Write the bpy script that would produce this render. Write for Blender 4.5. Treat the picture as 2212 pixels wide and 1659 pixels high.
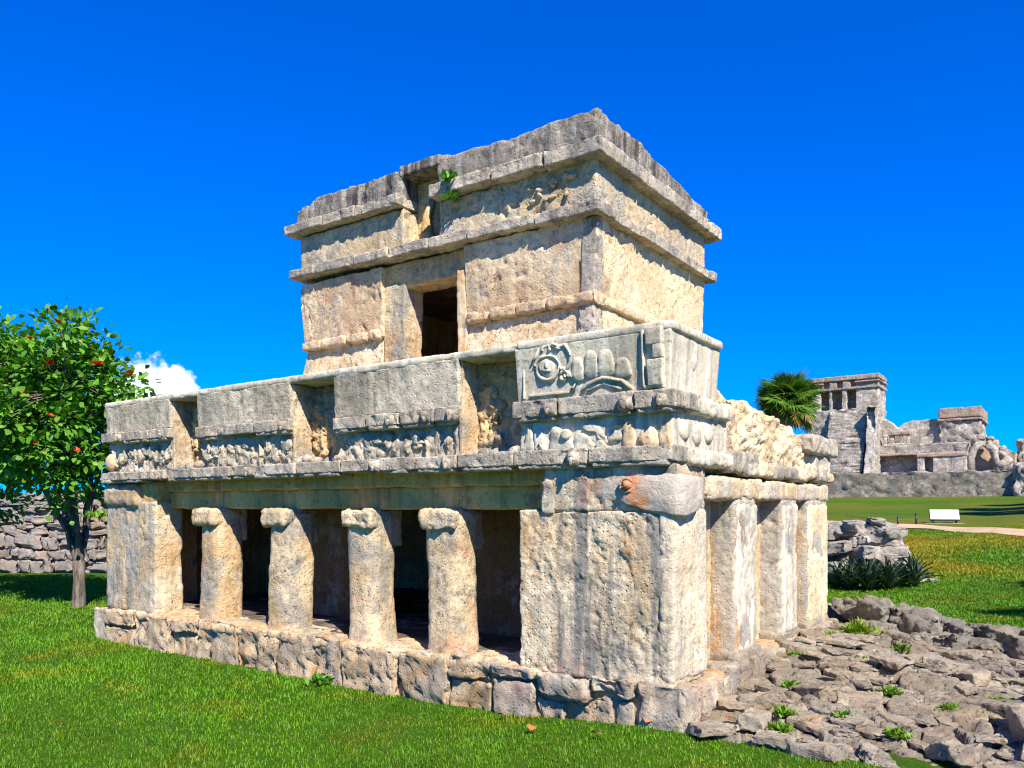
import bpy, math, random
import numpy as np
from mathutils import Vector, Matrix, Euler

for o in list(bpy.data.objects): bpy.data.objects.remove(o)
SC = bpy.context.scene
COL = SC.collection
R = math.radians
random.seed(7); RNG = np.random.default_rng(7)

# ------------------------------------------------------------------ camera, sky, sun, exposure
cam_d = bpy.data.cameras.new('camera'); cam = bpy.data.objects.new('camera', cam_d); COL.objects.link(cam)
FWD = np.array([-.581, .814]) / math.hypot(.581, .814); RGT = np.array([FWD[1], -FWD[0]])
CAM = np.array([2.399, -5.594, 1.70])
cam.location = CAM
cam.rotation_euler = (R(90), 0, math.atan2(-FWD[0], FWD[1]))
cam_d.sensor_width = 36; cam_d.lens = 36 * 1714 / 2212
cam_d.shift_y = (1095 - 829.5) / 2212
cam_d.clip_start = .05; cam_d.clip_end = 6000
SC.camera = cam

SUN_H = np.array([.83, -.56]); SUN_H = SUN_H / np.linalg.norm(SUN_H); SUN_EL = R(44)
TOSUN = Vector((SUN_H[0]*math.cos(SUN_EL), SUN_H[1]*math.cos(SUN_EL), math.sin(SUN_EL)))
sd = bpy.data.lights.new('sun', 'SUN'); sd.energy = 5.0; sd.angle = R(.5); sd.color = (1, .93, .82)
so = bpy.data.objects.new('sun', sd); COL.objects.link(so)
so.rotation_euler = TOSUN.to_track_quat('Z', 'Y').to_euler(); so.location = (20, -20, 30)

W = bpy.data.worlds.new('World'); SC.world = W; W.use_nodes = True
nt = W.node_tree; nt.nodes.clear()
sky = nt.nodes.new('ShaderNodeTexSky'); sky.sky_type = 'NISHITA'; sky.sun_disc = False
sky.sun_elevation = SUN_EL; sky.sun_rotation = math.atan2(SUN_H[0], SUN_H[1])
sky.air_density = 1.0; sky.dust_density = 0.0; sky.ozone_density = 6.0; sky.altitude = 0
hs = nt.nodes.new('ShaderNodeHueSaturation'); hs.inputs['Saturation'].default_value = 1.2; hs.inputs['Hue'].default_value = .5
tc = nt.nodes.new('ShaderNodeTexCoord'); vm = nt.nodes.new('ShaderNodeVectorMath'); vm.operation = 'MULTIPLY_ADD'
vm.inputs[1].default_value = (1, 1, 1); vm.inputs[2].default_value = (0, 0, .0)      # clear sea air: no pale band at the horizon
nt.links.new(tc.outputs['Generated'], vm.inputs[0]); nt.links.new(vm.outputs[0], sky.inputs['Vector'])
tint = nt.nodes.new('ShaderNodeMix'); tint.data_type = 'RGBA'; tint.blend_type = 'MULTIPLY'; tint.inputs[0].default_value = 1; tint.inputs[7].default_value = (.05, .74, 2.05, 1)
bgn = nt.nodes.new('ShaderNodeBackground'); bgn.inputs[1].default_value = .06
wo = nt.nodes.new('ShaderNodeOutputWorld')
nt.links.new(sky.outputs[0], tint.inputs[6]); nt.links.new(tint.outputs[2], hs.inputs['Color']); nt.links.new(hs.outputs[0], bgn.inputs[0]); nt.links.new(bgn.outputs[0], wo.inputs[0])
SC.view_settings.view_transform = 'Standard'; SC.view_settings.look = 'None'
SC.view_settings.exposure = .95; SC.view_settings.gamma = 1
SC.render.engine = 'CYCLES'
SC.cycles.filter_width = 1.1; SC.cycles.max_bounces = 6; SC.cycles.diffuse_bounces = 4; SC.cycles.transparent_max_bounces = 4

# ------------------------------------------------------------------ numpy noise
def _hash(x, y, z, s):
    h = (x*73856093) ^ (y*19349663) ^ (z*83492791) ^ (s*2654435761)
    h &= 0xffffffff; h = ((h ^ (h >> 13))*1274126177) & 0xffffffff
    h = ((h ^ (h >> 15))*2246822519) & 0xffffffff
    return (h ^ (h >> 16)) / 2147483648.0 - 1.0
def vn(P, s=0):
    i = np.floor(P).astype(np.int64); f = P - i; u = f*f*(3-2*f)
    x, y, z = i[:, 0], i[:, 1], i[:, 2]; a, b, c = u[:, 0], u[:, 1], u[:, 2]
    r = 0
    for dx in (0, 1):
        wx = a if dx else 1-a
        for dy in (0, 1):
            wy = b if dy else 1-b
            for dz in (0, 1):
                r = r + wx*wy*(c if dz else 1-c)*_hash(x+dx, y+dy, z+dz, s)
    return r
_RM = np.array([[.36, .48, -.8], [-.8, .6, 0], [.48, .64, .6]])
def fbm(P, o=4, s=0, g=.5):
    P = np.asarray(P, float); r = 0; a = 1; t = 0
    for k in range(o):
        P = P @ _RM.T; r = r + a*vn(P, s+k*17); t += a; a *= g; P = P*2.03
    return r/t*1.6
def worley(P, s=0):
    i = np.floor(P).astype(np.int64); f1 = np.full(len(P), 9.); f2 = np.full(len(P), 9.); idv = np.zeros(len(P))
    for dx in (-1, 0, 1):
        for dy in (-1, 0, 1):
            for dz in (-1, 0, 1):
                c = i + np.array([dx, dy, dz]); x, y, z = c[:, 0], c[:, 1], c[:, 2]
                q = c + .5 + .45*np.stack([_hash(x, y, z, s+1), _hash(x, y, z, s+2), _hash(x, y, z, s+3)], 1)
                d = np.linalg.norm(P-q, axis=1); n = d < f1
                f2 = np.where(n, f1, np.minimum(f2, d)); idv = np.where(n, _hash(x, y, z, s+4), idv); f1 = np.where(n, d, f1)
    return f1, f2, idv
def n1(x, s=0, f=1.):
    x = np.atleast_1d(np.asarray(x, float)); return fbm(np.stack([x*f, x*0+.37*s+.3, x*0+7.7], 1), 3, s)

# ------------------------------------------------------------------ mesh / object helpers
def mesh_from(name, V, F, smooth=True):
    me = bpy.data.meshes.new(name); V = np.asarray(V, np.float32)
    Fs = F if isinstance(F, list) else [F]
    Fs = [np.asarray(f, np.int32) for f in Fs if len(f)]
    me.vertices.add(len(V)); me.vertices.foreach_set('co', V.ravel())
    li = np.concatenate([f.ravel() for f in Fs]); me.loops.add(len(li)); me.loops.foreach_set('vertex_index', li)
    st = []; o = 0
    for f in Fs:
        st.append(np.arange(len(f), dtype=np.int32)*f.shape[1]+o); o += f.size
    st = np.concatenate(st); me.polygons.add(len(st)); me.polygons.foreach_set('loop_start', st)
    me.update(calc_edges=True); me.validate()
    if smooth: me.polygons.foreach_set('use_smooth', np.ones(len(st), bool))
    return me
def rootloc(o):
    while o.parent: o = o.parent
    return np.array(o.location)
def tag(o, label=None, cat=None, group=None, kind=None):
    if label: o['label'] = label
    if cat: o['category'] = cat
    if group: o['group'] = group
    if kind: o['kind'] = kind
    return o
def thing(name, label, cat, loc=(0, 0, 0), group=None):
    o = bpy.data.objects.new(name, None); COL.objects.link(o); o.location = loc; o.empty_display_size = .2
    return tag(o, label, cat, group)
def put(name, me, mat, parent=None, loc=(0, 0, 0), rot=None, scale=None):
    "link a (shared) mesh as an object at a world location"
    if mat and not me.materials: me.materials.append(mat)
    o = bpy.data.objects.new(name, me); COL.objects.link(o)
    if parent: o.parent = parent; o.location = Vector(loc) - Vector(rootloc(parent)) if parent.parent is None else Vector(loc) - world_of(parent)
    else: o.location = loc
    if rot is not None: o.rotation_euler = rot
    if scale is not None: o.scale = scale if hasattr(scale, '__len__') else (scale,)*3
    return o
def world_of(o):
    v = Vector((0, 0, 0))
    while o: v = v + o.location; o = o.parent
    return v
def mk(name, V, F, mat, parent=None, loc=None, smooth=True):
    "V in world coordinates"
    base = np.array(world_of(parent)) if parent else np.array(loc if loc is not None else (0, 0, 0))
    o = bpy.data.objects.new(name, mesh_from(name, np.asarray(V)-base, F, smooth)); o.data.materials.append(mat)
    COL.objects.link(o)
    if parent: o.parent = parent
    elif loc is not None: o.location = loc
    return o
def rbox(lo, hi, res=.05, rad=.02):
    lo = np.array(lo, float); hi = np.array(hi, float); rs = np.array(res if hasattr(res, '__len__') else [res]*3, float)
    n = np.maximum(1, np.round((hi-lo)/rs).astype(int)); Vs = []; Fs = []; off = 0
    def lin(ax):
        k = n[ax]; t = np.linspace(lo[ax], hi[ax], k+1)
        r = min(rad, (hi[ax]-lo[ax])*.45)
        if rad > 0:
            t = np.unique(np.concatenate([t[(t > lo[ax]+r*1.05) & (t < hi[ax]-r*1.05)], [lo[ax], lo[ax]+r*.4, lo[ax]+r, hi[ax]-r, hi[ax]-r*.4, hi[ax]]]))
        return t
    L = [lin(0), lin(1), lin(2)]
    for ax in range(3):
        a, b = [(1, 2), (2, 0), (0, 1)][ax]
        A, B = np.meshgrid(L[a], L[b], indexing='ij'); na, nb = A.shape
        idx = np.arange(na*nb).reshape(na, nb)
        q = np.stack([idx[:-1, :-1], idx[1:, :-1], idx[1:, 1:], idx[:-1, 1:]], -1).reshape(-1, 4)
        for side in (0, 1):
            P = np.zeros((na*nb, 3)); P[:, ax] = (lo, hi)[side][ax]; P[:, a] = A.ravel(); P[:, b] = B.ravel()
            Vs.append(P); Fs.append((q if side else q[:, ::-1])+off); off += len(P)
    V = np.concatenate(Vs); F = np.concatenate(Fs)
    k = np.round((V-lo)*20000).astype(np.int64); key = (k[:, 0] << 42) ^ (k[:, 1] << 21) ^ k[:, 2]
    _, first, inv = np.unique(key, return_index=True, return_inverse=True)
    V = V[first]; F = inv[F]
    rr = np.minimum(rad, (hi-lo)*.45)
    q = np.clip(V, lo+rr, hi-rr); d = V-q; ln = np.linalg.norm(d, axis=1)
    if rad > 0:
        N = d/np.maximum(ln, 1e-9)[:, None]; m = np.abs(d).max(1); V = q + N*np.where(ln > 0, m, 0)[:, None]
    else:
        N = (V-(lo+hi)/2)/(hi-lo); N = N/np.linalg.norm(N, axis=1)[:, None]
    return V, N, F
def erode(V, N, amp=.012, f=2.5, pit=.015, pf=9., s=0, rub=0., rf=5.):
    d = .45*amp*fbm(V*f, 4, s) + amp*.35*fbm(V*f*5, 3, s+5)
    q = fbm(V*np.array([3.2, 3.2, 2.0])*(f/2.5), 5, s+50, .6); d = d - .55*amp*np.clip((q-.10)*9, 0, 1) - .45*amp*np.clip((q-.38)*9, 0, 1)
    if pit:
        d = d - .7*pit*np.clip(fbm(V*pf*1.9, 3, s+9)-.22, 0, .5)*2.2*np.clip(.6+fbm(V*1.5, 2, s+12), 0, 1)
        w = V+.05*np.stack([fbm(V*6, 2, s+20+k) for k in range(3)], 1)
        d = d - .45*pit*np.clip(1-np.abs(fbm(w*1.7, 3, s+14))/.045, 0, 1)*np.clip(fbm(V*1.1, 2, s+15)*2, 0, 1)
    if rub:
        f1, f2, iv = worley(V*rf + .15*np.stack([fbm(V*4, 2, s+31), fbm(V*4, 2, s+32), fbm(V*4, 2, s+33)], 1), s+3)
        d = d + rub*(np.clip((f2-f1)*3, 0, 1)-.7) + rub*.6*iv
    return V + N*d[:, None]
SEED = [100]
def block(name, lo, hi, mat, parent=None, res=.03, rad=.025, amp=.012, f=2.5, pit=.015, pf=9., rub=0., rf=5., warp=None, loc=None, s=None):
    SEED[0] += 7
    V, N, F = rbox(lo, hi, res, rad)
    V = erode(V, N, amp, f, pit, pf, SEED[0] if s is None else s, rub, rf)
    if warp is not None: V = warp(V)
    return mk(name, V, F, mat, parent, loc)
def ico(sub=2):
    import bmesh
    bm = bmesh.new(); bmesh.ops.create_icosphere(bm, subdivisions=sub, radius=1)
    V = np.array([v.co[:] for v in bm.verts]); F = np.array([[v.index for v in f.verts] for f in bm.faces]); bm.free()
    return V, F
ICO = {k: ico(k) for k in (1, 2, 3, 4)}
def rock_mesh(name, s, sub=2, flat=.7, sharp=.0):
    V, F = ICO[sub]; V = V.copy()
    rg = np.random.default_rng(s)
    for k in range(14):                                            # planar cuts give a broken-stone look
        n = rg.normal(size=3); n /= np.linalg.norm(n); h = rg.uniform(.5, .8)
        d = V@n; V = V - np.outer(np.clip(d-h, 0, None)*.98, n)
    V = V*(1+.14*fbm(V*1.6, 4, s)[:, None]+.05*fbm(V*5, 3, s+2)[:, None]); V[:, 2] *= flat
    V = V + .045*np.stack([fbm(V*5, 5, s+k, .62) for k in (1, 2, 3)], 1)
    return mesh_from(name, V, F, True)
def tube_pts(P, rad, k=8, flat=1.):
    "tapered tube through points; returns V,F"
    P = np.asarray(P, float); rad = np.broadcast_to(np.asarray(rad, float), (len(P),)); n = len(P)
    T = np.gradient(P, axis=0); T /= np.linalg.norm(T, axis=1)[:, None]+1e-9
    up = np.array([0, 0, 1.]) if abs(T[:, 2]).mean() < .8 else np.array([1., 0, 0])
    A = np.cross(T, up); A /= np.linalg.norm(A, axis=1)[:, None]+1e-9; B = np.cross(A, T)
    th = np.arange(k)*2*np.pi/k
    V = (P[:, None]+rad[:, None, None]*(np.cos(th)[None, :, None]*A[:, None]+flat*np.sin(th)[None, :, None]*B[:, None])).reshape(-1, 3)
    i = np.arange(n-1)[:, None]*k; j = np.arange(k)[None]
    F = np.stack([i+j, i+(j+1) % k, i+k+(j+1) % k, i+k+j], -1).reshape(-1, 4)
    c = [list(range(k))[::-1], [(n-1)*k+q for q in range(k)]]
    V = np.concatenate([V, P[:1]-T[:1]*rad[0]*.3, P[-1:]+T[-1:]*rad[-1]*.3]); a = len(V)-2; b = len(V)-1
    F3 = np.array([[a, (q+1) % k, q] for q in range(k)]+[[b, (n-1)*k+q, (n-1)*k+(q+1) % k] for q in range(k)])
    return V, F, F3
class Acc:
    "collects pieces of ONE part"
    def __init__(s): s.V = []; s.Q = []; s.T = []; s.n = 0
    def add(s, V, Q=None, T=None):
        s.V.append(np.asarray(V, float))
        if Q is not None and len(Q): s.Q.append(np.asarray(Q)+s.n)
        if T is not None and len(T): s.T.append(np.asarray(T)+s.n)
        s.n += len(V); return s
    def tube(s, P, r, k=8, flat=1.): V, Q, T = tube_pts(P, r, k, flat); return s.add(V, Q, T)
    def blob(s, c, r, sub=2, seed=0, n=.12):
        V, F = ICO[sub]; V = V*(1+n*fbm(V*1.7+seed*3.1, 3, seed)[:, None]); return s.add(V*np.array(r)+np.array(c), None, F)
    def box(s, lo, hi, rad=.01, res=.05, amp=.004, seed=1):
        V, N, F = rbox(lo, hi, res, rad); return s.add(erode(V, N, amp, 4, 0, s=seed), F)
    def out(s, name, mat, parent=None, loc=None, smooth=True, noise=0, nf=10, lean=0):
        V = np.concatenate(s.V)
        if lean: V[:, 1] -= lean*np.clip((V[:, 2]-2.6)/.45, 0, 1)          # follow the outward lean of the parapet
        if noise: V = V+noise*np.stack([fbm(V*nf, 3, 40+k) for k in range(3)], 1)
        F = ([np.concatenate(s.Q)] if s.Q else [])+([np.concatenate(s.T)] if s.T else [])
        return mk(name, V, F, mat, parent, loc, smooth)

# ------------------------------------------------------------------ material helpers
class Mat:
    def __init__(s, name, rough=.92, spec=.15):
        s.m = bpy.data.materials.new(name); s.m.use_nodes = True; s.t = s.m.node_tree; s.t.nodes.clear()
        s.out = s.t.nodes.new('ShaderNodeOutputMaterial'); s.b = s.t.nodes.new('ShaderNodeBsdfPrincipled')
        s.b.inputs['Roughness'].default_value = rough; s.b.inputs['Specular IOR Level'].default_value = spec
        s.t.links.new(s.b.outputs[0], s.out.inputs[0])
        g = s.t.nodes.new('ShaderNodeNewGeometry'); s.geo = g; s.pos = g.outputs['Position']
    def L(s, a, b): s.t.links.new(a, b)
    def mapv(s, scale, off=(0, 0, 0), src=None):
        m = s.t.nodes.new('ShaderNodeMapping'); m.inputs['Scale'].default_value = scale if hasattr(scale, '__len__') else (scale,)*3
        m.inputs['Location'].default_value = off; s.L(src or s.pos, m.inputs['Vector']); return m.outputs[0]
    def noise(s, scale, detail=5, rough=.55, off=(0, 0, 0), dist=0., src=None):
        n = s.t.nodes.new('ShaderNodeTexNoise'); n.inputs['Scale'].default_value = 1; n.inputs['Detail'].default_value = detail
        n.inputs['Roughness'].default_value = rough; n.inputs['Distortion'].default_value = dist
        s.L(s.mapv(scale, off, src), n.inputs['Vector']); return n.outputs['Fac']
    def vor(s, scale, feat='F1', off=(0, 0, 0), src=None, rnd=1.):
        n = s.t.nodes.new('ShaderNodeTexVoronoi'); n.feature = feat; n.inputs['Scale'].default_value = 1; n.inputs['Randomness'].default_value = rnd
        s.L(s.mapv(scale, off, src), n.inputs['Vector']); return n
    def ramp(s, fac, stops):
        r = s.t.nodes.new('ShaderNodeValToRGB'); e = r.color_ramp.elements
        while len(e) < len(stops): e.new(.5)
        for q, (p, c) in zip(e, stops):
            q.position = p; q.color = (c, c, c, 1) if not hasattr(c, '__len__') else (*c, 1)
        s.L(fac, r.inputs[0]); return r.outputs[0]
    def mix(s, fac, a, b, mode='MIX'):
        m = s.t.nodes.new('ShaderNodeMix'); m.data_type = 'RGBA'; m.blend_type = mode
        if hasattr(fac, 'links'): s.L(fac, m.inputs[0])
        else: m.inputs[0].default_value = fac
        for v, i in ((a, 6), (b, 7)):
            if hasattr(v, 'links'): s.L(v, m.inputs[i])
            else: m.inputs[i].default_value = (*v, 1)
        return m.outputs[2]
    def math(s, op, a, b=None):
        m = s.t.nodes.new('ShaderNodeMath'); m.operation = op
        for v, i in ((a, 0), (b, 1)):
            if v is None: continue
            if hasattr(v, 'links'): s.L(v, m.inputs[i])
            else: m.inputs[i].default_value = v
        return m.outputs[0]
    def bump(s, h, strength, dist, prev=None):
        b = s.t.nodes.new('ShaderNodeBump'); b.inputs['Strength'].default_value = strength; b.inputs['Distance'].default_value = dist
        s.L(h, b.inputs['Height'])
        if prev: s.L(prev, b.inputs['Normal'])
        return b.outputs[0]
    def done(s, col, normal=None):
        if hasattr(col, 'links'): s.L(col, s.b.inputs['Base Color'])
        else: s.b.inputs['Base Color'].default_value = (*col, 1)
        if normal: s.L(normal, s.b.inputs['Normal'])
        return s.m

def stone_mat(name, base, second, grey=(.33, .32, .30), dark=(.10, .095, .09), gamt=.5, streak=.0, spot=.5, red=0., orange=0., pits=1., fine=1., off=0., k=1., pale=0., band=0., masonry=0.):
    wm = lambda c: (min(c[0]*1.07, .85), c[1]*1.0, c[2]*.84)
    base, second, grey, dark = wm(base), wm(tuple(v*.9 for v in second)), wm(grey), wm(dark)
    m = Mat(name); o = (off, off*1.7, off*.6)
    a = m.noise(1.5*k, 8, .66, o); col = m.mix(m.ramp(a, [(.42, 0.), (.57, 1.)]), base, second)
    if orange:
        c = m.noise((2.1*k, 2.1*k, 1.3*k), 8, .68, (off+11, 3, 5)); col = m.mix(m.ramp(c, [(.60-.1*orange, 0.), (.68-.08*orange, min(1, .85*orange+.2))]), col, (.56, .27, .09))
    if band:
        c = m.noise((3.0, 3.0, .25), 6, .58, (off+14, 3, 2)); col = m.mix(m.ramp(c, [(.50, 0.), (.55, band)]), col, grey)
        c = m.noise((4.2, 4.2, .33), 7, .62, (off+24, 6, 2)); col = m.mix(m.ramp(c, [(.54, 0.), (.62, band*.9)]), col, (.72, .60, .43))
    g = m.noise((2.2*k, 2.2*k, 1.5*k), 9, .72, (off+4, 9, 1)); t = .64-.3*gamt
    col = m.mix(m.ramp(g, [(t-.05, 0.), (t+.05, .9)]), col, grey)
    if pale:
        q = m.noise((8, 8, .7), 6, .64, (off+2, 5, 8)); col = m.mix(m.ramp(q, [(.5, 0.), (.62, pale)]), col, (.74, .68, .56))
    if red:
        c = m.noise((1.6*k, 1.6*k, 1.1*k), 8, .70, (off+21, 7, 2)); col = m.mix(m.ramp(c, [(.60-.06*red, 0.), (.67, .75*red)]), col, (.52, .19, .11))
    if streak:
        c = m.noise((9, 9, .55), 8, .66, (off+8, 2, 3)); c2 = m.noise(1.1, 4, .5, (off+5, 1, 4))
        col = m.mix(m.math('MULTIPLY', m.ramp(c, [(.47, 0.), (.60, streak)]), m.ramp(c2, [(.36, .15), (.56, 1.)])), col, dark)
    if masonry:
        v = m.vor((masonry, masonry, masonry*1.5), 'F1', (off, 1, 2)); hb = m.t.nodes.new('ShaderNodeSeparateColor'); m.L(v.outputs['Color'], hb.inputs[0])
        col = m.mix(1., col, m.ramp(hb.outputs[0], [(0., .72), (1., 1.18)]), 'MULTIPLY')
        e = m.vor((masonry, masonry, masonry*1.5), 'DISTANCE_TO_EDGE', (off, 1, 2)); col = m.mix(m.ramp(e.outputs['Distance'], [(.02, .45), (.10, 0.)]), col, dark)
    d = m.noise(6*k, 10, .78, (off+1, 6, 6)); col = m.mix(m.ramp(d, [(.55, 0.), (.63, spot)]), col, dark)
    sp = m.noise(24*k, 8, .75, (off, 2, 7)); gm = m.noise(2.6*k, 5, .65, (off+31, 2, 1)); col = m.mix(m.ramp(gm, [(.40, .12), (.62, 1.)]), col, m.ramp(sp, [(.36, .30), (.47, .97), (.62, 1.15)]), 'MULTIPLY')
    fg = m.noise(75*k, 4, .7, (off, 2, 7)); col = m.mix(.38*fine, col, m.ramp(fg, [(.36, .45), (.5, 1.), (.62, 1.15)]), 'MULTIPLY')
    h1 = m.noise(8*k, 12, .76, (off+3, 3, 3)); h2 = m.noise(55*k, 6, .75, (off+5, 5, 5))
    pv = m.vor(26*k, 'F1', (off, 3, 1), m.mapv(1., (0, 0, 0))); pm = m.noise(3.2*k, 5, .65, (off+9, 1, 9))
    pit = m.math('MAXIMUM', m.ramp(pv.outputs['Distance'], [(.05, 0.), (.32, 1.)]), m.ramp(pm, [(.44, 1.), (.56, 0.)]))
    nb = m.bump(h1, .8*fine, .045/k); nb = m.bump(pit, .75*pits, .014/k, nb); nb = m.bump(h2, .35*fine, .006/k, nb)
    return m.done(col, nb)

M_wall = stone_mat('limestone_wall', (.72, .60, .43), (.60, .44, .27), grey=(.33, .32, .31), gamt=.15, streak=.3, spot=.45, red=.4, orange=.35, pits=1.2, off=1)
M_upper = stone_mat('upper_limestone', (.70, .58, .45), (.62, .47, .33), grey=(.40, .38, .36), gamt=.10, streak=.25, spot=.40, red=.75, orange=.3, pits=1.2, off=3)
M_pier = stone_mat('pier_stucco', (.74, .65, .52), (.62, .48, .33), grey=(.27, .265, .255), gamt=.10, streak=.3, spot=.5, red=.7, orange=.4, pits=1.2, off=7.7, band=1.)
M_grey = stone_mat('grey_limestone', (.62, .57, .49), (.52, .47, .39), grey=(.35, .33, .295), gamt=.3, streak=.5, spot=.6, off=12, pits=.9)
M_corn = stone_mat('cornice_limestone', (.56, .52, .47), (.45, .40, .35), grey=(.27, .26, .255), gamt=.35, streak=.45, spot=.7, off=17, pits=1.1)
M_crown = stone_mat('weathered_crown', (.40, .37, .355), (.29, .265, .25), grey=(.17, .16, .16), dark=(.045, .042, .046), gamt=.4, streak=.9, spot=.6, off=23, pits=1.1, pale=.25)
M_pale = stone_mat('pale_stucco', (.62, .59, .51), (.55, .51, .43), grey=(.37, .36, .33), gamt=.25, streak=.45, spot=.2, off=29, pits=.25, fine=.5, pale=.6)
M_core = stone_mat('rubble_core', (.72, .62, .47), (.62, .48, .32), gamt=.12, streak=.0, spot=.55, orange=.3, pits=1.3, off=31)
M_side = stone_mat('upper_side_limestone', (.80, .68, .50), (.74, .60, .41), grey=(.46, .44, .42), gamt=.06, streak=.1, spot=.35, orange=.12, pits=1.2, off=33)
M_niche = stone_mat('niche_stucco', (.66, .50, .30), (.57, .39, .20), gamt=.22, streak=.3, spot=.55, orange=.45, pits=1.1, off=37)
M_col = stone_mat('column_stucco', (.66, .55, .41), (.58, .42, .26), grey=(.31, .30, .29), gamt=.34, streak=.2, spot=.65, red=.6, orange=.25, pits=1., off=42.5)
M_plinth = stone_mat('plinth_stone', (.54, .44, .33), (.44, .32, .21), grey=(.29, .27, .25), gamt=.3, streak=.25, spot=.7, red=.2, orange=.55, pits=1.2, off=47)
M_plinthr = stone_mat('plinth_corner_stone', (.50, .45, .40), (.43, .35, .29), grey=(.31, .30, .295), gamt=.35, streak=.3, spot=.6, red=.45, pits=1.1, off=49)
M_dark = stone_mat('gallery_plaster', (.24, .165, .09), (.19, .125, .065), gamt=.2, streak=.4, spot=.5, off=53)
M_lintel = stone_mat('lintel_plaster', (.78, .50, .20), (.66, .39, .14), grey=(.50, .38, .18), gamt=.25, streak=.5, spot=.4, off=57, pits=.4, fine=.6)
M_mask = stone_mat('mask_stucco', (.64, .54, .40), (.58, .34, .19), grey=(.46, .43, .39), gamt=.12, streak=.1, spot=.12, orange=.75, pits=.2, fine=.4, off=61, k=1.3)
def mask_mat():
    m = Mat('painted_mask'); sx = m.t.nodes.new('ShaderNodeSeparateXYZ'); m.L(m.pos, sx.inputs[0])
    n = m.noise((5, 5, 5), 7, .66, (3, 1, 2)); a = m.math('ADD', m.math('MULTIPLY', m.math('ADD', sx.outputs[0], .42), 1.6), m.math('MULTIPLY', n, .9))      # red paint survives on the cheek, bare stucco on the snout
    col = m.mix(m.ramp(a, [(.25, 0.), (.36, .9), (.52, .8), (.66, 0.)]), (.50, .43, .33), (.56, .22, .085)); g = m.noise(9, 8, .7, (1, 5, 2)); col = m.mix(m.ramp(g, [(.52, 0.), (.62, .7)]), col, (.42, .40, .36))
    h = m.noise(11, 10, .74); return m.done(col, m.bump(h, .8, .045))
M_mask2 = mask_mat()
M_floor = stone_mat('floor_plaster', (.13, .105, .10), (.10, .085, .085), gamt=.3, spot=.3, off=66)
M_terr = stone_mat('terrace_stone', (.31, .285, .255), (.24, .205, .17), grey=(.185, .175, .165), dark=(.03, .027, .024), gamt=.35, spot=.85, orange=.12, pits=1.2, off=71)
M_terr2 = stone_mat('terrace_stone_pale', (.36, .33, .285), (.29, .245, .20), grey=(.22, .205, .19), gamt=.3, spot=.75, orange=.15, pits=1., off=75)
M_terr3 = stone_mat('terrace_stone_brown', (.36, .315, .26), (.28, .23, .175), grey=(.20, .19, .175), dark=(.03, .027, .024), gamt=.3, spot=.8, orange=.25, pits=1.2, off=73)
M_bould = stone_mat('boulder_stone', (.27, .25, .225), (.21, .19, .165), grey=(.17, .165, .16), gamt=.4, spot=.8, pits=1., off=79)
M_soil = stone_mat('terrace_soil', (.09, .075, .055), (.07, .055, .04), gamt=.3, spot=.6, pits=1., off=83)
M_ruin = stone_mat('ruin_stone', (.42, .395, .385), (.34, .31, .29), grey=(.24, .235, .24), gamt=.45, spot=.8, pits=1.2, off=87, k=.8)
M_wallL = stone_mat('boundary_stone', (.31, .29, .31), (.28, .245, .23), grey=(.20, .195, .22), gamt=.4, spot=.6, orange=.25, pits=.8, off=91, k=.8)

# ------------------------------------------------------------------ terrain
def H(x, y):
    x = np.asarray(x, float); y = np.asarray(y, float)
    h = -.125*np.clip((-x-.3)/1.4, 0, 1)
    t = np.clip((y-11.5)/74., 0, 1); h = h + 2.95*(t - .25*np.clip(.08-t, 0, .08)*0)
    h = h + .015*fbm(np.stack([x*.6, y*.6, x*0], -1).reshape(-1, 3), 2, 5).reshape(x.shape)
    return h
def gauss_axis(a, b, n, c, far):
    core = np.linspace(a, b, n); step = core[1]-core[0]; ext = []; s = step; p = b
    while p < far: s *= 1.22; p += s; ext.append(p)
    ext2 = []; s = step; p = a
    while p > -far: s *= 1.22; p -= s; ext2.append(p)
    return np.array(ext2[::-1]+list(core)+ext)
gx = gauss_axis(-20, 8, 140, 0, 900); gy = gauss_axis(-5, 40, 180, 0, 900)
GX, GY = np.meshgrid(gx, gy, indexing='ij'); GZ = H(GX, GY)
ix = np.arange(GX.size).reshape(GX.shape); q = np.stack([ix[:-1, :-1], ix[1:, :-1], ix[1:, 1:], ix[:-1, 1:]], -1).reshape(-1, 4)
m = Mat('lawn_ground', .95, .1)
a = m.noise(.35, 5, .6); b = m.noise(7, 6, .65, (3, 1, 0)); c = m.noise(60, 4, .7)
patch = m.noise((.14, .11, .14), 4, .55, (5.2, 1.3, 0))
col = m.mix(m.ramp(a, [(.35, 0.), (.65, 1.)]), (.030, .100, .003), (.055, .125, .003))
col = m.mix(m.ramp(b, [(.5, 0.), (.72, .5)]), col, (.17, .155, .02))
# dry, yellowed turf between the agave clump and the path
sx = m.t.nodes.new('ShaderNodeSeparateXYZ'); m.L(m.pos, sx.inputs[0])
band = m.ramp(m.math('MULTIPLY', sx.outputs[1], .02), [(.27, 0.), (.34, 1.), (.55, 1.), (.64, .35), (1., .3)])
col = m.mix(m.math('MULTIPLY', m.ramp(patch, [(.36, 0.), (.58, .95)]), band), col, (.23, .145, .012))
col = m.mix(1., col, m.ramp(c, [(.3, .55), (.7, 1.35)]), 'MULTIPLY')
M_lawn = m.done(col, m.bump(c, .8, .03, m.bump(b, .4, .05)))
lawn = mk('lawn', np.stack([GX.ravel(), GY.ravel(), GZ.ravel()], 1), q, M_lawn); tag(lawn, 'mown green lawn rising gently towards the castle', kind='structure')

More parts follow.
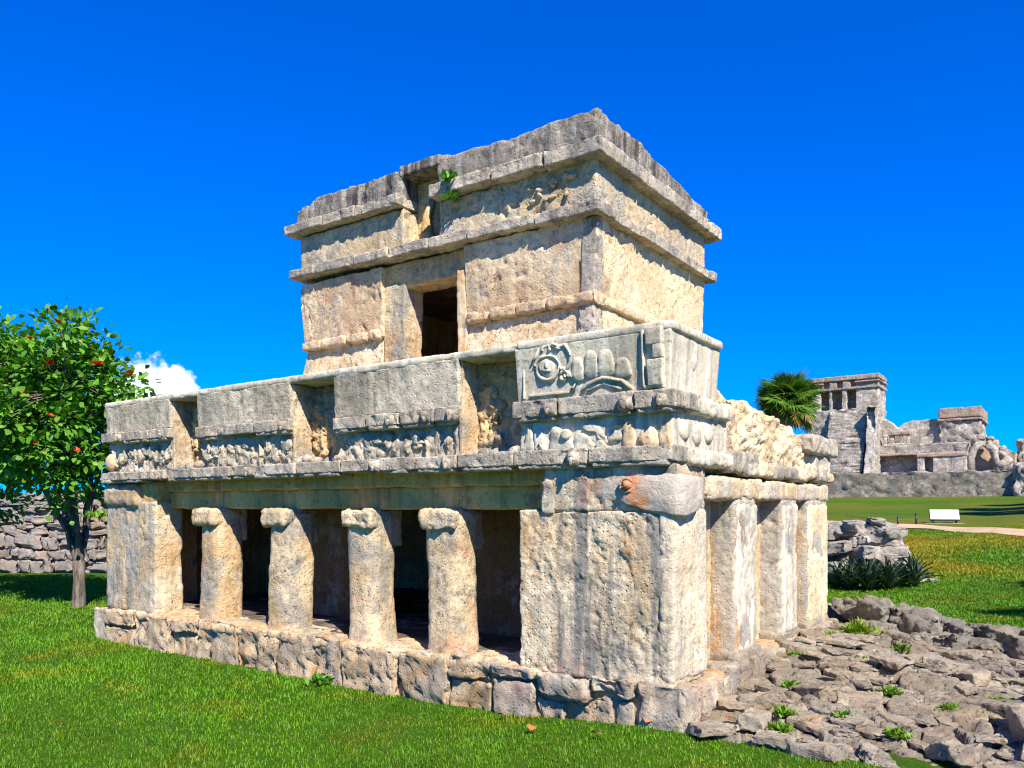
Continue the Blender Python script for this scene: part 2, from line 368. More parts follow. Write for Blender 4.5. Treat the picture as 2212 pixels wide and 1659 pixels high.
# sandy path
PU = np.array([(-19, 47.5), (-8.39, 38.47), (-3.41, 35.87), (.65, 31.66), (6, 25.5), (14, 16)], float); PL = np.array([(-18, 43.5), (-7.61, 35.6), (-2.95, 32.9), (.87, 27.6), (5, 22.), (11, 14)], float)
tt = np.linspace(0, 5, 60); S = np.array([[np.interp(tt, range(6), P[:, k]) for k in (0, 1)] for P in (PU, PL)])
PV = []
for w in np.linspace(0, 1, 7):
    xy = S[0]*(1-w)+S[1]*w; jit = .12*n1(tt*3, 3+int(w*9)) if w in (0, 1) else 0
    xs, ys = xy[0]+jit, xy[1]+jit; PV.append(np.stack([xs, ys, H(xs, ys)+.03+.02*(w > .05)*(w < .95)], 1))
PV = np.concatenate(PV); ii = np.arange(7*60).reshape(7, 60)
m = Mat('path_sand', .95, .1); a = m.noise(.9, 5); c = m.noise(30, 4)
M_path = m.done(m.mix(1., m.mix(m.ramp(a, [(.4, 0.), (.7, 1.)]), (.52, .37, .23), (.44, .27, .15)), m.ramp(c, [(.3, .8), (.7, 1.1)]), 'MULTIPLY'))
pth = mk('path', PV, np.stack([ii[:-1, :-1], ii[:-1, 1:], ii[1:, 1:], ii[1:, :-1]], -1).reshape(-1, 4), M_path); tag(pth, 'sandy footpath crossing the lawn', kind='structure')

# ------------------------------------------------------------------ the temple in front
T = thing('stone_temple', 'two-storey ruined limestone temple with four stout columns and carved frieze', 'temple', (-4.2, 2.2, -.1))

# plinth: mortar core, a rough ledge and its facing stones
pl = block('plinth', (-8.40, .06, -.45), (-.05, 4.62, .31), M_plinth, T, res=.10, rad=.04, amp=.03, f=2)
def ledge_w(V):
    V = V.copy(); V[:, 2] += .02*n1(V[:, 0], 3, 2.2)*(V[:, 2] > .2); return V
block('ledge', (-8.42, .0, .22), (-1.30, .55, .335), M_col, pl, res=.035, rad=.05, amp=.035, f=3, pit=.02, warp=ledge_w)
x = -8.42; k = 0
while x < -.02:                                                     # front facing stones in two uneven courses
    w = random.uniform(.30, .62) if x > -2.9 else random.uniform(.5, 1.2)
    x2 = min(x+w, -.0)
    if -.0-x2 < .22: x2 = .0
    zt = .15+.07*random.uniform(-1, 1); mt = M_plinthr if x > -2.2 else M_plinth
    g = .008 if x < -2.9 else .012
    tall = random.random() < (.28 if x > -2.9 else .62) or x2 > -.05
    j = random.uniform(-.03, .03)
    if tall: block('stone', (x+g, -.01+j*.6, -.4), (x2-g, .17, .335+j), mt, pl, res=.04, rad=.03, amp=.065, f=3.2, pit=.05)
    else:
        block('stone', (x+g, -.02+j*.6, zt+g), (x2-g, .17, .335+j), mt, pl, res=.04, rad=.028, amp=.055, f=3, pit=.045)
        xm = x+(x2-x)*random.uniform(.35, .65)
        parts = [(x, x2)] if random.random() < .5 or w < .4 else [(x, xm), (xm, x2)]
        for (p, r_) in parts: block('stone', (p+g, random.uniform(-.02, .05), -.4), (r_-g, .17, zt-g), mt, pl, res=.04, rad=.028, amp=.055, f=3.2, pit=.045)
    x = x2; k += 1
y = .02
while y < 4.6:                                                      # side facing stones, upright slabs near the corner
    w = random.uniform(.16, .30) if y < .9 else random.uniform(.25, .5); y2 = min(y+w, 4.62)
    o_ = random.uniform(-.02, .05)
    block('stone', (-.22, y+.012, -.3), (.0+o_, y2-.012, .34+random.uniform(-.05, .02)), M_plinthr if y < 1 else M_terr2, pl, res=.04, rad=.04, amp=.03, f=3, pit=.025)
    y = y2
block('step_stone', (-8.78, .02, -.4), (-8.44, .62, .30), M_grey, T, res=.04, rad=.03, amp=.015)

# piers of the gallery
def rough_pier(V):
    V = V.copy(); return V
pr_ = block('pier', (-1.54, .03, .30), (-.12, .72, 1.67), M_pier, T, res=.016, rad=.025, amp=.020, f=3.0, pit=.018, pf=13)
block('pier_head', (-1.30, .033, 1.65), (-.12, .72, 2.06), M_pier, pr_, res=.022, rad=.05, amp=.014, pit=.02)
block('stucco_facing', (-.24, .022, .33), (-.095, .715, 1.70), stone_mat('corner_stucco', (.80, .71, .57), (.74, .62, .47), grey=(.46, .45, .43), gamt=.12, streak=.15, spot=.3, orange=.2, off=181, band=.5, pits=.6), pr_, res=.02, rad=.05, amp=.016, f=3, pit=.012)
block('tenon_stone', (-1.33, .0, 1.62), (-1.17, .3, 1.93), M_corn, pr_, res=.03, rad=.04, amp=.02)
lp = block('pier', (-8.52, .05, .30), (-7.27, .46, 1.78), stone_mat('left_pier_stucco', (.64, .56, .45), (.58, .44, .28), grey=(.36, .355, .35), gamt=.40, streak=.55, spot=.45, orange=.3, off=131, band=.6), T, res=.022, rad=.05, amp=.018, f=2.2, pit=.02)
block('pier_head', (-8.54, .01, 1.68), (-7.62, .46, 2.02), M_col, lp, res=.03, rad=.11, amp=.03)
block('pier_head', (-7.72, .07, 1.74), (-7.30, .46, 2.03), M_lintel, lp, res=.03, rad=.05, amp=.03)

# four columns
for i, cx in enumerate((-6.28, -4.95, -3.63, -2.53)):
    nt_, nz = 56, 60; th = np.arange(nt_)*2*np.pi/nt_; zz = np.linspace(.18, 1.62, nz)
    c, s_ = np.cos(th), np.sin(th); sup = (np.abs(c)**3+np.abs(s_)**3)**(-1/3.)
    V = []
    ph = random.uniform(0, 6)
    for z in zz:
        r = .222*(1+.16*math.exp(-((z-.2)/.13))+.04*math.sin(z*3.2+ph))
        V.append(np.stack([cx+.02*math.sin(z*2+ph)+r*1.0*sup*c, .34+r*.95*sup*s_, np.full(nt_, z)], 1))
    V = np.concatenate(V); N = np.stack([V[:, 0]-cx, V[:, 1]-.34, V[:, 2]*0], 1); N /= np.linalg.norm(N, axis=1)[:, None]
    V = erode(V, N, .013, 2.6, .014, 9., 300+i*9)
    a = np.arange(nz-1)[:, None]*nt_; b = np.arange(nt_)[None]; F = np.stack([a+b, a+(b+1) % nt_, a+nt_+(b+1) % nt_, a+nt_+b], -1).reshape(-1, 4)
    co = mk('column', V, F, M_col, T)
    block('capital', (cx-.245, .07, 1.47), (cx+.215, .44, 1.685), M_col, co, res=.022, rad=.055, amp=.022, f=4, pit=.02)
    block('corbel', (cx-.18, .22, 1.28), (cx+.19, .60, 1.69), M_col, co, res=.03, rad=.04, amp=.018, f=4)

block('lintel', (-7.62, .27, 1.675), (-1.25, .72, 1.90), M_lintel, T, res=.04, rad=.02, amp=.012, pit=.004)
block('lintel', (-7.62, .20, 1.89), (-1.25, .72, 2.08), M_lintel, T, res=.04, rad=.03, amp=.012, pit=.004)

# gallery: floor, inner wall with two doorways, chamber walls, ceiling
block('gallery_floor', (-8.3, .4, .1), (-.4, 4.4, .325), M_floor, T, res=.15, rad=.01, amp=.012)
for (x0, x1) in ((-8.35, -7.65), (-6.2, -4.5), (-3.45, -.8)):
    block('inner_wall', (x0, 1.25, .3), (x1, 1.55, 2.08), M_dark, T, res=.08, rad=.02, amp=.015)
block('rear_wall', (-8.4, 4.3, .3), (-.45, 4.6, 2.2), M_wall, T, res=.12, rad=.03, amp=.02)
block('end_wall', (-8.55, .45, .3), (-8.2, 4.55, 2.1), M_wall, T, res=.08, rad=.03, amp=.02)
block('partition_wall', (-.75, .7, .3), (-.5, 4.35, 2.08), M_wall, T, res=.08, rad=.02, amp=.015)
block('roof_slab', (-8.3, .46, 2.06), (-1.58, 4.40, 3.03), M_grey, T, res=.15, rad=.05, amp=.015)
block('roof_slab', (-1.60, .5, 2.06), (-.42, 4.48, 2.50), M_core, T, res=.15, rad=.05, amp=.015)

# lower cornice: carved bands with bound knots
def cornice_run(parent, x0, x1, y0, z0, z1, seed, depth=.42, dz=0., mat=None):
    rg = random.Random(seed); x = x0; mat = mat or M_corn
    while x < x1-.02:
        x2 = min(x+rg.uniform(.38, .8), x1)
        if x1-x2 < .2: x2 = x1
        zo = dz*(1-(x-x0)/(x1-x0)); j = rg.uniform(-.02, .02)
        b_ = block('cornice_stone', (x+.004, y0+j, z0+zo+.03), (x2-.004, y0+depth, z1+zo+j*.5), mat, parent, res=.022, rad=.016, amp=.013, f=3.5, pit=.022)
        if rg.random() < .75:
            block('band', (x+.03, y0+j+.012, z0+zo-.005), (x2-.03, y0+depth*.6, z0+zo+.05), mat, b_, res=.03, rad=.02, amp=.012, f=4, pit=.01)
        if rg.random() < .6:
            A = Acc(); xx = x2-rg.uniform(.05, .15); zc = (z0+z1)/2+zo
            A.tube([(xx-.05, y0+.045, zc), (xx, y0+.04, zc), (xx+.05, y0+.045, zc)], [.062, .068, .06], 12)
            A.tube([(xx+.012*math.cos(t), y0-.026+.008*math.sin(2*t), zc+.045*math.sin(t)) for t in np.linspace(0, 6.28, 12)], .016, 6)
            A.out('knot', mat, b_, noise=.010, nf=14)
        x = x2
lc = block('lower_cornice', (-8.42, .03, 2.045), (-.2, .5, 2.15), M_corn, T, res=.1, rad=.01, amp=.006)
cornice_run(lc, -8.50, -.10, -.05, 2.02, 2.17, 3)
b_ = block('cornice_stone', (-.5, .30, 2.03), (-.06, 1.24, 2.165), M_pale, lc, res=.025, rad=.04, amp=.022, f=3.5)

# frieze, medial cornice and parapet panels between three niches
PAN = [(-8.38, -6.82, .10), (-6.25, -4.52, .06), (-3.84, -2.18, .02), (-1.54, -.12, 0.)]
PM = [M_corn, M_corn, M_corn, M_pale]
def lean(z0, z1, amt, edge=-.12):
    def w(V):
        V = V.copy(); t = np.clip((V[:, 2]-z0)/(z1-z0), 0, 1)
        V[:, 1] -= amt*t*(V[:, 1] < .25); V[:, 0] += amt*.6*t*(V[:, 0] > edge-.3); return V
    return w
panels = []
for i, (x0, x1, dz) in enumerate(PAN):
    last = i == 3
    fz = block('frieze_panel', (x0, .035, 2.13), (x1, 1.20 if last else .5, 2.55+dz), M_pale if last else M_grey, T, res=.02, rad=.02, amp=.050 if not last else .010, f=5 if not last else 4, pit=.05 if not last else .004, pf=7)
    mc = block('medial_cornice', (x0+.03, .04, 2.44+dz), (x1-.03, 1.0 if last else .5, 2.60+dz), M_corn, T, res=.1, rad=.01, amp=.006)
    if last:
        cornice_run(mc, x0-.03, x1+.07, -.05, 2.425, 2.60, 21, depth=.5)
        block('cornice_stone', (-.5, .32, 2.435), (-.055, 1.18, 2.60), M_pale, mc, res=.025, rad=.045, amp=.02)
    else:
        cornice_run(mc, x0+(-.08 if i == 0 else .0), x1, -.05, 2.435+dz, 2.595+dz, 11+i, depth=.4)
    pp = block('parapet_panel', (x0, .0, 2.585+dz), (x1, .96 if last else .5, 3.05), M_pale if last else M_grey, T, res=.022, rad=.016, amp=.010 if not last else .005, f=3, pit=.010 if not last else .002, warp=lean(2.6, 3.05, .035 if not last else .05))
    panels.append((fz, mc, pp))
cp = block('coping', (-8.40, -.035, 3.025), (-1.50, .55, 3.115), M_pale, T, res=.04, rad=.035, amp=.014, f=3, pit=.008)
block('coping', (-1.52, -.055, 3.03), (-.06, .97, 3.115), M_pale, T, res=.03, rad=.03, amp=.006, pit=.002)
for i, (x0, x1) in enumerate(((-6.86, -6.21), (-4.56, -3.80), (-2.22, -1.50))):
    nb_ = block('niche', (x0, .27, 2.1), (x1, .55, 3.04), M_niche, T, res=.024, rad=.01, amp=.05, f=4, pit=.04)
    A = Acc(); xm = x0+.26 if i else (x0+x1)/2-.04; rg = random.Random(50+i)
    block('figure', (x0+.06, .235, 2.17), (x0+.34 if i else x0+.30, .34, 2.82), M_niche, nb_, res=.02, rad=.05, amp=.10, f=4.5, pit=.09, pf=5)
    block('niche_jamb', (x0+.02, .02, 2.16), (x0+.065, .32, 3.03), M_col, nb_, res=.025, rad=.012, amp=.012, f=4)
    B = Acc()
    for q in range(6): B.blob((x0+.1+q*(x1-x0-.2)/5, .12+rg.uniform(-.06, .1), 2.17+rg.uniform(0, .05)), (.07, .09, .05), 2, q+9)
    B.out('debris', M_corn, nb_, noise=.012, nf=14)

def plate(acc, pts, y, th, n=5, bev=.006):
    pts = np.array(pts, float); m_ = len(pts); o = []
    for a in range(m_):                                             # Catmull-Rom outline
        p0, p1, p2, p3 = pts[a-1], pts[a], pts[(a+1) % m_], pts[(a+2) % m_]
        for t in np.linspace(0, 1, n, endpoint=False): o.append(.5*((2*p1)+(p2-p0)*t+(2*p0-5*p1+4*p2-p3)*t*t+(3*p1-p0-3*p2+p3)*t**3))
    o = np.array(o); c = o.mean(0); k = len(o); dd = np.linalg.norm(o-c, axis=1)[:, None]; inn = c+(o-c)*np.clip(1-bev/np.maximum(dd, .02), .5, 1); mid = c+(o-c)*.5
    L_ = [np.column_stack([o[:, 0], np.full(k, y+.03), o[:, 1]]), np.column_stack([o[:, 0], np.full(k, y-th*.55), o[:, 1]]), np.column_stack([inn[:, 0], np.full(k, y-th), inn[:, 1]]), np.column_stack([mid[:, 0], np.full(k, y-th*1.02), mid[:, 1]]), [[c[0], y-th*1.02, c[1]]]]
    a = np.arange(k); b = (a+1) % k; Q = np.concatenate([np.stack([a+r*k, b+r*k, b+(r+1)*k, a+(r+1)*k], 1) for r in range(3)]); acc.add(np.concatenate(L_), Q[:, ::-1], np.stack([b+3*k, a+3*k, np.full(k, 4*k)], 1))
# stucco relief on the right parapet panel: a face in a ring, feathers, scrolls
def ring(cx, cz, rx, rz, y, a0=0, a1=6.283, n=22): return [(cx+rx*math.cos(t), y, cz+rz*math.sin(t)) for t in np.linspace(a0, a1, n)]
yp = -.003
A = Acc()
A.tube(ring(-1.21, 2.86, .115, .098, yp), .015, 8)
A.blob((-1.21, yp+.012, 2.86), (.088, .024, .078), 3, 2, .08)
A.tube([(-1.25, yp-.012, 2.83), (-1.21, yp-.020, 2.838), (-1.17, yp-.012, 2.83)], .011, 6)
A.tube([(-1.21, yp-.012, 2.90), (-1.207, yp-.028, 2.865), (-1.205, yp-.02, 2.85)], .012, 6)
A.out('relief_face', M_pale, panels[3][2], noise=.014, nf=13, lean=.05)
A = Acc()
A.tube(ring(-1.05, 2.93, .075, .10, yp, -2.2, 2.3), .016, 8)
A.tube(ring(-1.13, 3.0, .055, .05, yp, 0, 3.14), .014, 7); A.tube(ring(-1.21, 3.0, .04, .05, yp, 0, 3.14), .013, 7)
A.tube([(-1.28, yp, 3.03), (-1.31, yp, 2.96), (-1.36, yp, 2.9)], .012, 6)
A.tube([(-1.045+.055*math.cos(t)*(1-t/9), yp, 2.775+.055*math.sin(t)*(1-t/9)) for t in np.linspace(0, 7, 22)], .018, 7)
A.tube([(-1.06, yp, 2.84), (-.98, yp, 2.80), (-.93, yp, 2.73), (-.98, yp, 2.66)], .02, 7)
A.tube([(-.90, yp, 2.63), (-.83, yp, 2.69), (-.68, yp, 2.725), (-.52, yp, 2.70), (-.42, yp, 2.61)], .021, 8)
A.tube([(-.84, yp, 2.63), (-.68, yp, 2.675), (-.52, yp, 2.63)], .016, 7)
A.out('relief_scroll', M_pale, panels[3][2], noise=.014, nf=13, lean=.05)
for (fx, z0, z1, w) in ((-.915, 2.735, 2.92, .055), (-.79, 2.745, 2.955, .06), (-.655, 2.75, 2.95, .07), (-.51, 2.72, 2.875, .065)):
    A = Acc(); plate(A, [(fx-w, z0), (fx-w, (z0+z1)/2), (fx-w*.7, z1-.02), (fx, z1), (fx+w*.7, z1-.02), (fx+w, (z0+z1)/2), (fx+w, z0)], .0, .016); A.out('relief_feather', M_pale, panels[3][2], noise=.004, nf=14, lean=.05)
A = Acc()
A.box((-.335, -.045, 2.62), (-.315, .02, 3.06)); A.box((-.29, -.06, 2.62), (-.155, .02, 2.83), .015)
A.box((-.29, -.062, 2.93), (-.155, .02, 3.07), .015); A.box((-.235, -.06, 2.83), (-.155, .02, 2.94), .01)
A.box((-.33, -.044, 2.605), (-.155, .02, 2.64))
A.out('relief_frame', M_pale, panels[3][2], noise=.003, lean=.03)
for lo_, hi_ in (((-1.46, -.03, 2.62), (-1.445, .02, 3.0)), ((-1.40, -.035, 2.63), (-1.0, .02, 2.655))): block('relief_frame', lo_, hi_, M_pale, panels[3][2], res=.04, rad=.006, amp=.004, pit=0)
# carving on the right frieze panel: raised stucco plates with bevelled edges
yf = .038
for sh_ in ([(-1.50, 2.16), (-1.47, 2.30), (-1.43, 2.39), (-1.39, 2.30), (-1.38, 2.17)], [(-1.37, 2.17), (-1.385, 2.33), (-1.33, 2.36), (-1.28, 2.27), (-1.25, 2.16), (-1.30, 2.17), (-1.335, 2.26)],
            [(-1.20, 2.15), (-1.20, 2.36), (-1.10, 2.35), (-1.0, 2.26), (-.97, 2.15)], [(-.98, 2.15), (-.97, 2.27), (-.90, 2.30), (-.83, 2.25), (-.78, 2.16)],
            [(-.90, 2.33), (-.87, 2.39), (-.80, 2.40), (-.74, 2.34), (-.67, 2.25), (-.68, 2.20), (-.73, 2.21), (-.78, 2.30), (-.83, 2.33)], [(-.66, 2.23), (-.66, 2.31), (-.56, 2.30), (-.55, 2.22)],
            [(-.65, 2.35), (-.59, 2.385), (-.53, 2.37), (-.57, 2.345)], [(-.53, 2.18), (-.53, 2.33), (-.46, 2.38), (-.43, 2.28), (-.44, 2.17)], [(-.39, 2.16), (-.39, 2.27), (-.31, 2.32), (-.235, 2.26), (-.235, 2.16)], [(-.22, 2.16), (-.21, 2.33), (-.155, 2.43), (-.14, 2.3), (-.14, 2.16)]):
    A = Acc(); plate(A, sh_, yf, .022); A.out('relief_plate', M_pale if sh_[0][0] < -.6 else M_mask, panels[3][0], noise=.012, nf=14)
for (cx_, cz_, r_) in ((-1.05, 2.30, .045), (-.725, 2.195, .042), (-.31, 2.215, .05)):
    A = Acc(); plate(A, [(cx_+r_*math.cos(t), cz_+r_*math.sin(t)) for t in np.arange(8)*.785], yf-.03, .018, 3); A.out('relief_disc', M_pale if cx_ < -.6 else M_mask, panels[3][0], noise=.004, nf=14)
for (yy, zz_, ry, rz) in ((.25, 2.3, .09, .09), (.5, 2.28, .09, .09), (.75, 2.31, .09, .09), (.42, 2.86, .06, .08)):
    A = Acc(); A.blob((-.118, yy, zz_), (.03, ry, rz), 2, int(yy*9), .12); A.out('relief_boss', M_pale, panels[3][0 if zz_ < 2.5 else 2], noise=.01, nf=14)
# worn carvings on the other three frieze panels
for i, (x0, x1, dz) in enumerate(PAN[:3]):
    rg = random.Random(80+i); n = 11
    for q in range(n):
        xx = x0+.12+(x1-x0-.2)*(q+.5)/n
        if i == 2 and xx < -3.35: continue
        zc = 2.30+dz*.5
        for w in range(rg.choice((1, 1, 2))):
            zz_ = zc+rg.uniform(-.07, .07); k_ = rg.randint(5, 8); a0_ = rg.uniform(0, 6); A = Acc(); rx_, rz_ = rg.choice(((.05, .13), (.10, .06), (.12, .10), (.04, .15)))
            plate(A, [(xx+rx_*rg.uniform(.35, 1)*math.cos(a0_+t*6.283/k_), zz_+rz_*rg.uniform(.35, 1)*math.sin(a0_+t*6.283/k_)) for t in range(k_)], .038, rg.uniform(.015, .032), 4); A.out('relief_plate', M_grey, panels[i][0], noise=.022, nf=15)
A = Acc(); A.blob((-8.28, .01, 2.30), (.10, .06, .12), 3, 3, .05); A.out('relief_boss', M_mask, panels[0][0])

# the carved mask wrapping the corner pier
nu, nv = 90, 40; U = np.linspace(0, 1, nu); PVm = []
for u in U:                                                         # runs along the front, round the corner and along the side
    sl = u*1.12; cr = .07
    if sl < .60: p, n_ = np.array([-.72+sl, .028]), np.array([0, -1.])
    elif sl < .60+cr*1.571: a_ = (sl-.60)/cr; p, n_ = np.array([-.12+cr*math.sin(a_), .028+cr-cr*math.cos(a_)]), np.array([math.sin(a_), -math.cos(a_)])
    else: p, n_ = np.array([-.05, .098+(sl-.60-cr*1.571)]), np.array([1., 0])
    zb = np.interp(u, [0, .15, .35, .55, .68, .85, 1], [1.76, 1.72, 1.65, 1.615, 1.62, 1.66, 1.72]); zt_ = np.interp(u, [0, .3, .45, .6, 1], [1.93, 1.945, 1.96, 1.955, 1.93])
    for v in np.linspace(0, 1, nv):
        bul = .055*math.sin(math.pi*min(1, .5+.5*u*3)) if u < .0 else .038*min(1, u*6, (1-u)*8)
        prof = min(1, v*14)*(.75+.35*math.sin(math.pi*min(1, v*1.15))) - .55*max(0, (v-.82)/.18)**2
        PVm.append((*(p+n_*(bul*prof-.012)), zb+(zt_-zb)*v))
PVm = np.array(PVm); PVm = PVm+.011*np.stack([fbm(PVm*7, 4, 401+k) for k in range(3)], 1); g_ = np.arange(nu*nv).reshape(nu, nv)
mk_ = mk('corner_mask', PVm, np.stack([g_[:-1, :-1], g_[1:, :-1], g_[1:, 1:], g_[:-1, 1:]], -1).reshape(-1, 4), M_mask2, T)
A = Acc(); A.blob((-.475, -.018, 1.872), (.034, .045, .034), 3, 0, .0); A.tube(ring(-.487, 1.87, .056, .053, -.010, .6, 5.4), .012, 8); A.out('eye', M_mask2, mk_)

# side: piers, recesses, lintel band, broken rubble core
for (y0, y1, mt) in ((1.36, 1.94, M_wall), (2.73, 3.27, M_grey), (3.68, 4.55, M_wall)):
    sp = block('pier', (-.62, y0, .28), (-.10, y1, 1.80), stone_mat('side_pier_stucco', (.58, .50, .40), (.54, .38, .23), grey=(.40, .395, .39), gamt=.35 if mt is M_wall else .7, streak=.4, spot=.25, orange=.35, off=140+y0*3, band=.8, pits=.9), T, res=.022, rad=.05, amp=.018, f=2.4, pit=.02)
    block('stucco_facing', (-.20, y0+.02, .36), (-.085, y1-.01, 1.74), M_side if y0 > 3.5 else M_pale, sp, res=.024, rad=.05, amp=.02, f=3, pit=.012)
    block('pier_foot', (-.5, y0-.03, .26), (-.06, y1+.03, .40), M_terr2, sp, res=.035, rad=.05, amp=.03)
block('recess_wall', (-.56, .70, .3), (-.33, 4.4, 1.9), M_wall, T, res=.04, rad=.01, amp=.015)
block('side_lintel', (-.62, .70, 1.76), (-.09, 4.58, 1.965), stone_mat('side_lintel_stucco', (.62, .54, .42), (.58, .45, .29), grey=(.45, .44, .42), gamt=.3, streak=.2, spot=.2, off=151, pale=.3), T, res=.028, rad=.045, amp=.028, f=3, pit=.03)
def core_w(V):
    V = V.copy(); top = np.interp(V[:, 1], [.9, 1.05, 1.5, 2.0, 2.6, 3.0, 3.4, 3.6, 4.7], [2.86, 2.80, 2.73, 2.68, 2.66, 2.62, 2.56, 2.46, 2.44])+.03*n1(V[:, 1], 4, 5)
    V[:, 2] = 1.98+(V[:, 2]-1.98)*(top-1.98)/(2.7-1.98); V[:, 0] += .05*np.sin((V[:, 2]-2)*4)*(V[:, 0] > -.4); return V
co_ = block('rubble_core', (-1.0, .85, 1.98), (-.19, 4.62, 2.7), M_core, T, res=.022, rad=.05, amp=.055, f=3.0, pit=.06, pf=8, rub=.010, rf=6.5, warp=core_w)
rg = random.Random(5); y = 1.15
while y < 4.5:                                                      # ragged course of stones at the foot of the core
    y2 = y+rg.uniform(.22, .5); block('stone', (-.5, y, 1.99+rg.uniform(-.01, .03)), (-.10+rg.uniform(-.03, .05), y2-.015, 2.12+rg.uniform(-.02, .1)), M_core if rg.random() < .6 else M_corn, co_, res=.03, rad=.04, amp=.03, f=4, pit=.03); y = y2
block('cornice_stone', (-.5, 3.62, 2.30), (-.01, 4.74, 2.53), M_corn, co_, res=.028, rad=.05, amp=.03, f=3, pit=.025)
block('facing_stone', (-.5, 3.9, 2.02), (-.08, 4.66, 2.32), M_grey, co_, res=.028, rad=.04, amp=.02)
for q in range(5):
    yy = rg.uniform(1.2, 3.5); s_ = rg.uniform(.05, .08)
    put('stone', rock_mesh('core_stone', 500+q), M_core, co_, (-.20, yy, rg.uniform(2.15, 2.6)), (rg.uniform(0, 6), rg.uniform(0, 6), 0), s_)

# upper temple ------------------------------------------------------------
UX0, UX1, UY0, UY1 = -6.10, -1.56, 1.40, 4.30
def flare(V):
    V = V.copy(); z = V[:, 2]; t = np.where(z > 3.8, (z-3.8)/.84*.05-.05, -.06+.09*np.clip((3.78-z)/.6, 0, 1))
    V[:, 1] -= t*(V[:, 1] < UY0+.18); V[:, 0] += t*(V[:, 0] > UX1-.18); V[:, 0] -= t*(V[:, 0] < UX0+.18); return V
def upwall(name, lo, hi, mat=M_upper, parent=T, **k):
    a = dict(res=.024, rad=.018, amp=.013, f=2.4, pit=.026, pf=7.5, warp=flare); a.update(k); return block(name, lo, hi, mat, parent, **a)
upwall('upper_wall', (UX0, UY0, 3.80), (-4.57, UY0+.4, 4.66), M_upper)
upwall('upper_wall', (-3.27, UY0, 3.80), (UX1, UY0+.4, 4.66), M_upper)
upwall('upper_wall', (UX1-.42, UY0+.02, 3.80), (UX1, UY1, 4.66), M_side)
upwall('upper_wall', (UX0, UY0+.3, 3.80), (UX0+.4, UY1, 4.66), res=.06)
upwall('upper_wall', (UX0+.2, UY1-.3, 3.0), (UX1-.2, UY1-.02, 4.66), res=.1, warp=None)
upwall('base_course', (UX0+.0, UY0+.03, 3.0), (-4.60, UY0+.4, 3.79), M_core)
upwall('base_course', (-3.27, UY0+.03, 3.0), (UX1, UY0+.4, 3.79), M_core)
upwall('base_course', (UX1-.42, UY0+.05, 3.0), (UX1, UY1, 3.79), M_side)
upwall('base_course', (UX0, UY0+.3, 3.0), (UX0+.4, UY1, 3.79), res=.06)
for (x0, x1) in ((UX0+.02, -4.62), (-3.25, UX1-.02)):               # weathered lip above the base
    rg = random.Random(int(x0*10)); x = x0
    while x < x1:
        x2 = min(x+rg.uniform(.3, .6), x1)
        block('lip_stone', (x, UY0-.005, 3.77), (x2, UY0+.3, 3.90), M_upper, T, res=.03, rad=.04, amp=.025, f=4, pit=.015); x = x2+.004
block('lip_stone', (UX1-.3, UY0+.1, 3.77), (UX1-.01, UY1, 3.90), M_side, T, res=.03, rad=.04, amp=.025, f=3)
M_pil = stone_mat('grey_pilaster', (.52, .49, .46), (.45, .40, .35), grey=(.36, .35, .35), gamt=.55, streak=.8, spot=.4, off=160, orange=.1)
upwall('corner_pilaster', (UX1-.15, UY0-.012, 3.86), (UX1+.012, UY0+.17, 4.64), M_pil, res=.022)
upwall('corner_pilaster', (UX1-.22, UY0-.01, 3.0), (UX1+.01, UY0+.2, 3.80), M_pil, res=.022)
# doorway bay
dj = block('door_jamb', (-4.60, UY0+.07, 3.0), (-4.24, UY0+.42, 4.42), M_col, T, res=.026, rad=.03, amp=.014)
block('door_jamb', (-3.41, UY0+.03, 3.0), (-3.25, UY0+.42, 4.42), M_mask, T, res=.026, rad=.03, amp=.014)
block('door_lintel', (-4.62, UY0+.09, 4.36), (-3.24, UY0+.44, 4.68), M_niche, T, res=.026, rad=.03, amp=.016)
block('door_threshold', (-4.3, UY0+.05, 3.0), (-3.35, UY0+.5, 3.12), M_grey, T, res=.06, rad=.02)
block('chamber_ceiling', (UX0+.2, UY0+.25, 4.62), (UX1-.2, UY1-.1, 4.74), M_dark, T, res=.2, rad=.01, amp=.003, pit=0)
# lower upper-storey cornice
def run_x(x0, x1, y0, y1, z0, z1, mat, seed, lmin=.5, lmax=1.1, warp=None, rad=.035, amp=.02, dz=.1):
    rg = random.Random(seed); x = x0
    while x < x1-.01:
        x2 = min(x+rg.uniform(lmin, lmax), x1)
        if x1-x2 < .25: x2 = x1
        j = rg.uniform(-.012, .012); t = 1-((x+x2)/2-UX0)/(UX1-UX0); d_ = dz*t
        block('cornice_stone', (x+.003, y0+j, z0+d_), (x2-.003, y1, z1+d_+j), mat, T, res=.024, rad=rad*.6, amp=amp*.75, f=3.2, pit=.022, warp=warp); x = x2
def run_y(y0, y1, x0, x1, z0, z1, mat, seed, lmin=.5, lmax=1.1, warp=None, rad=.035, amp=.02):
    rg = random.Random(seed); y = y0
    while y < y1-.01:
        y2 = min(y+rg.uniform(lmin, lmax), y1)
        if y1-y2 < .25: y2 = y1
        j = rg.uniform(-.012, .012)
        block('cornice_stone', (x0, y+.003, z0), (x1+j, y2-.003, z1+j), mat, T, res=.024, rad=rad*.6, amp=amp*.75, f=3.2, pit=.022, warp=warp); y = y2
run_x(UX0-.09, UX1+.10, UY0-.11, UY0+.35, 4.635, 4.765, M_corn, 31)
run_y(UY0+.30, UY1+.16, UX1-.3, UX1+.10, 4.635, 4.765, M_corn, 32)
run_y(UY0+.30, UY1+.1, UX0-.09, UX0+.3, 4.70, 4.83, M_corn, 33)
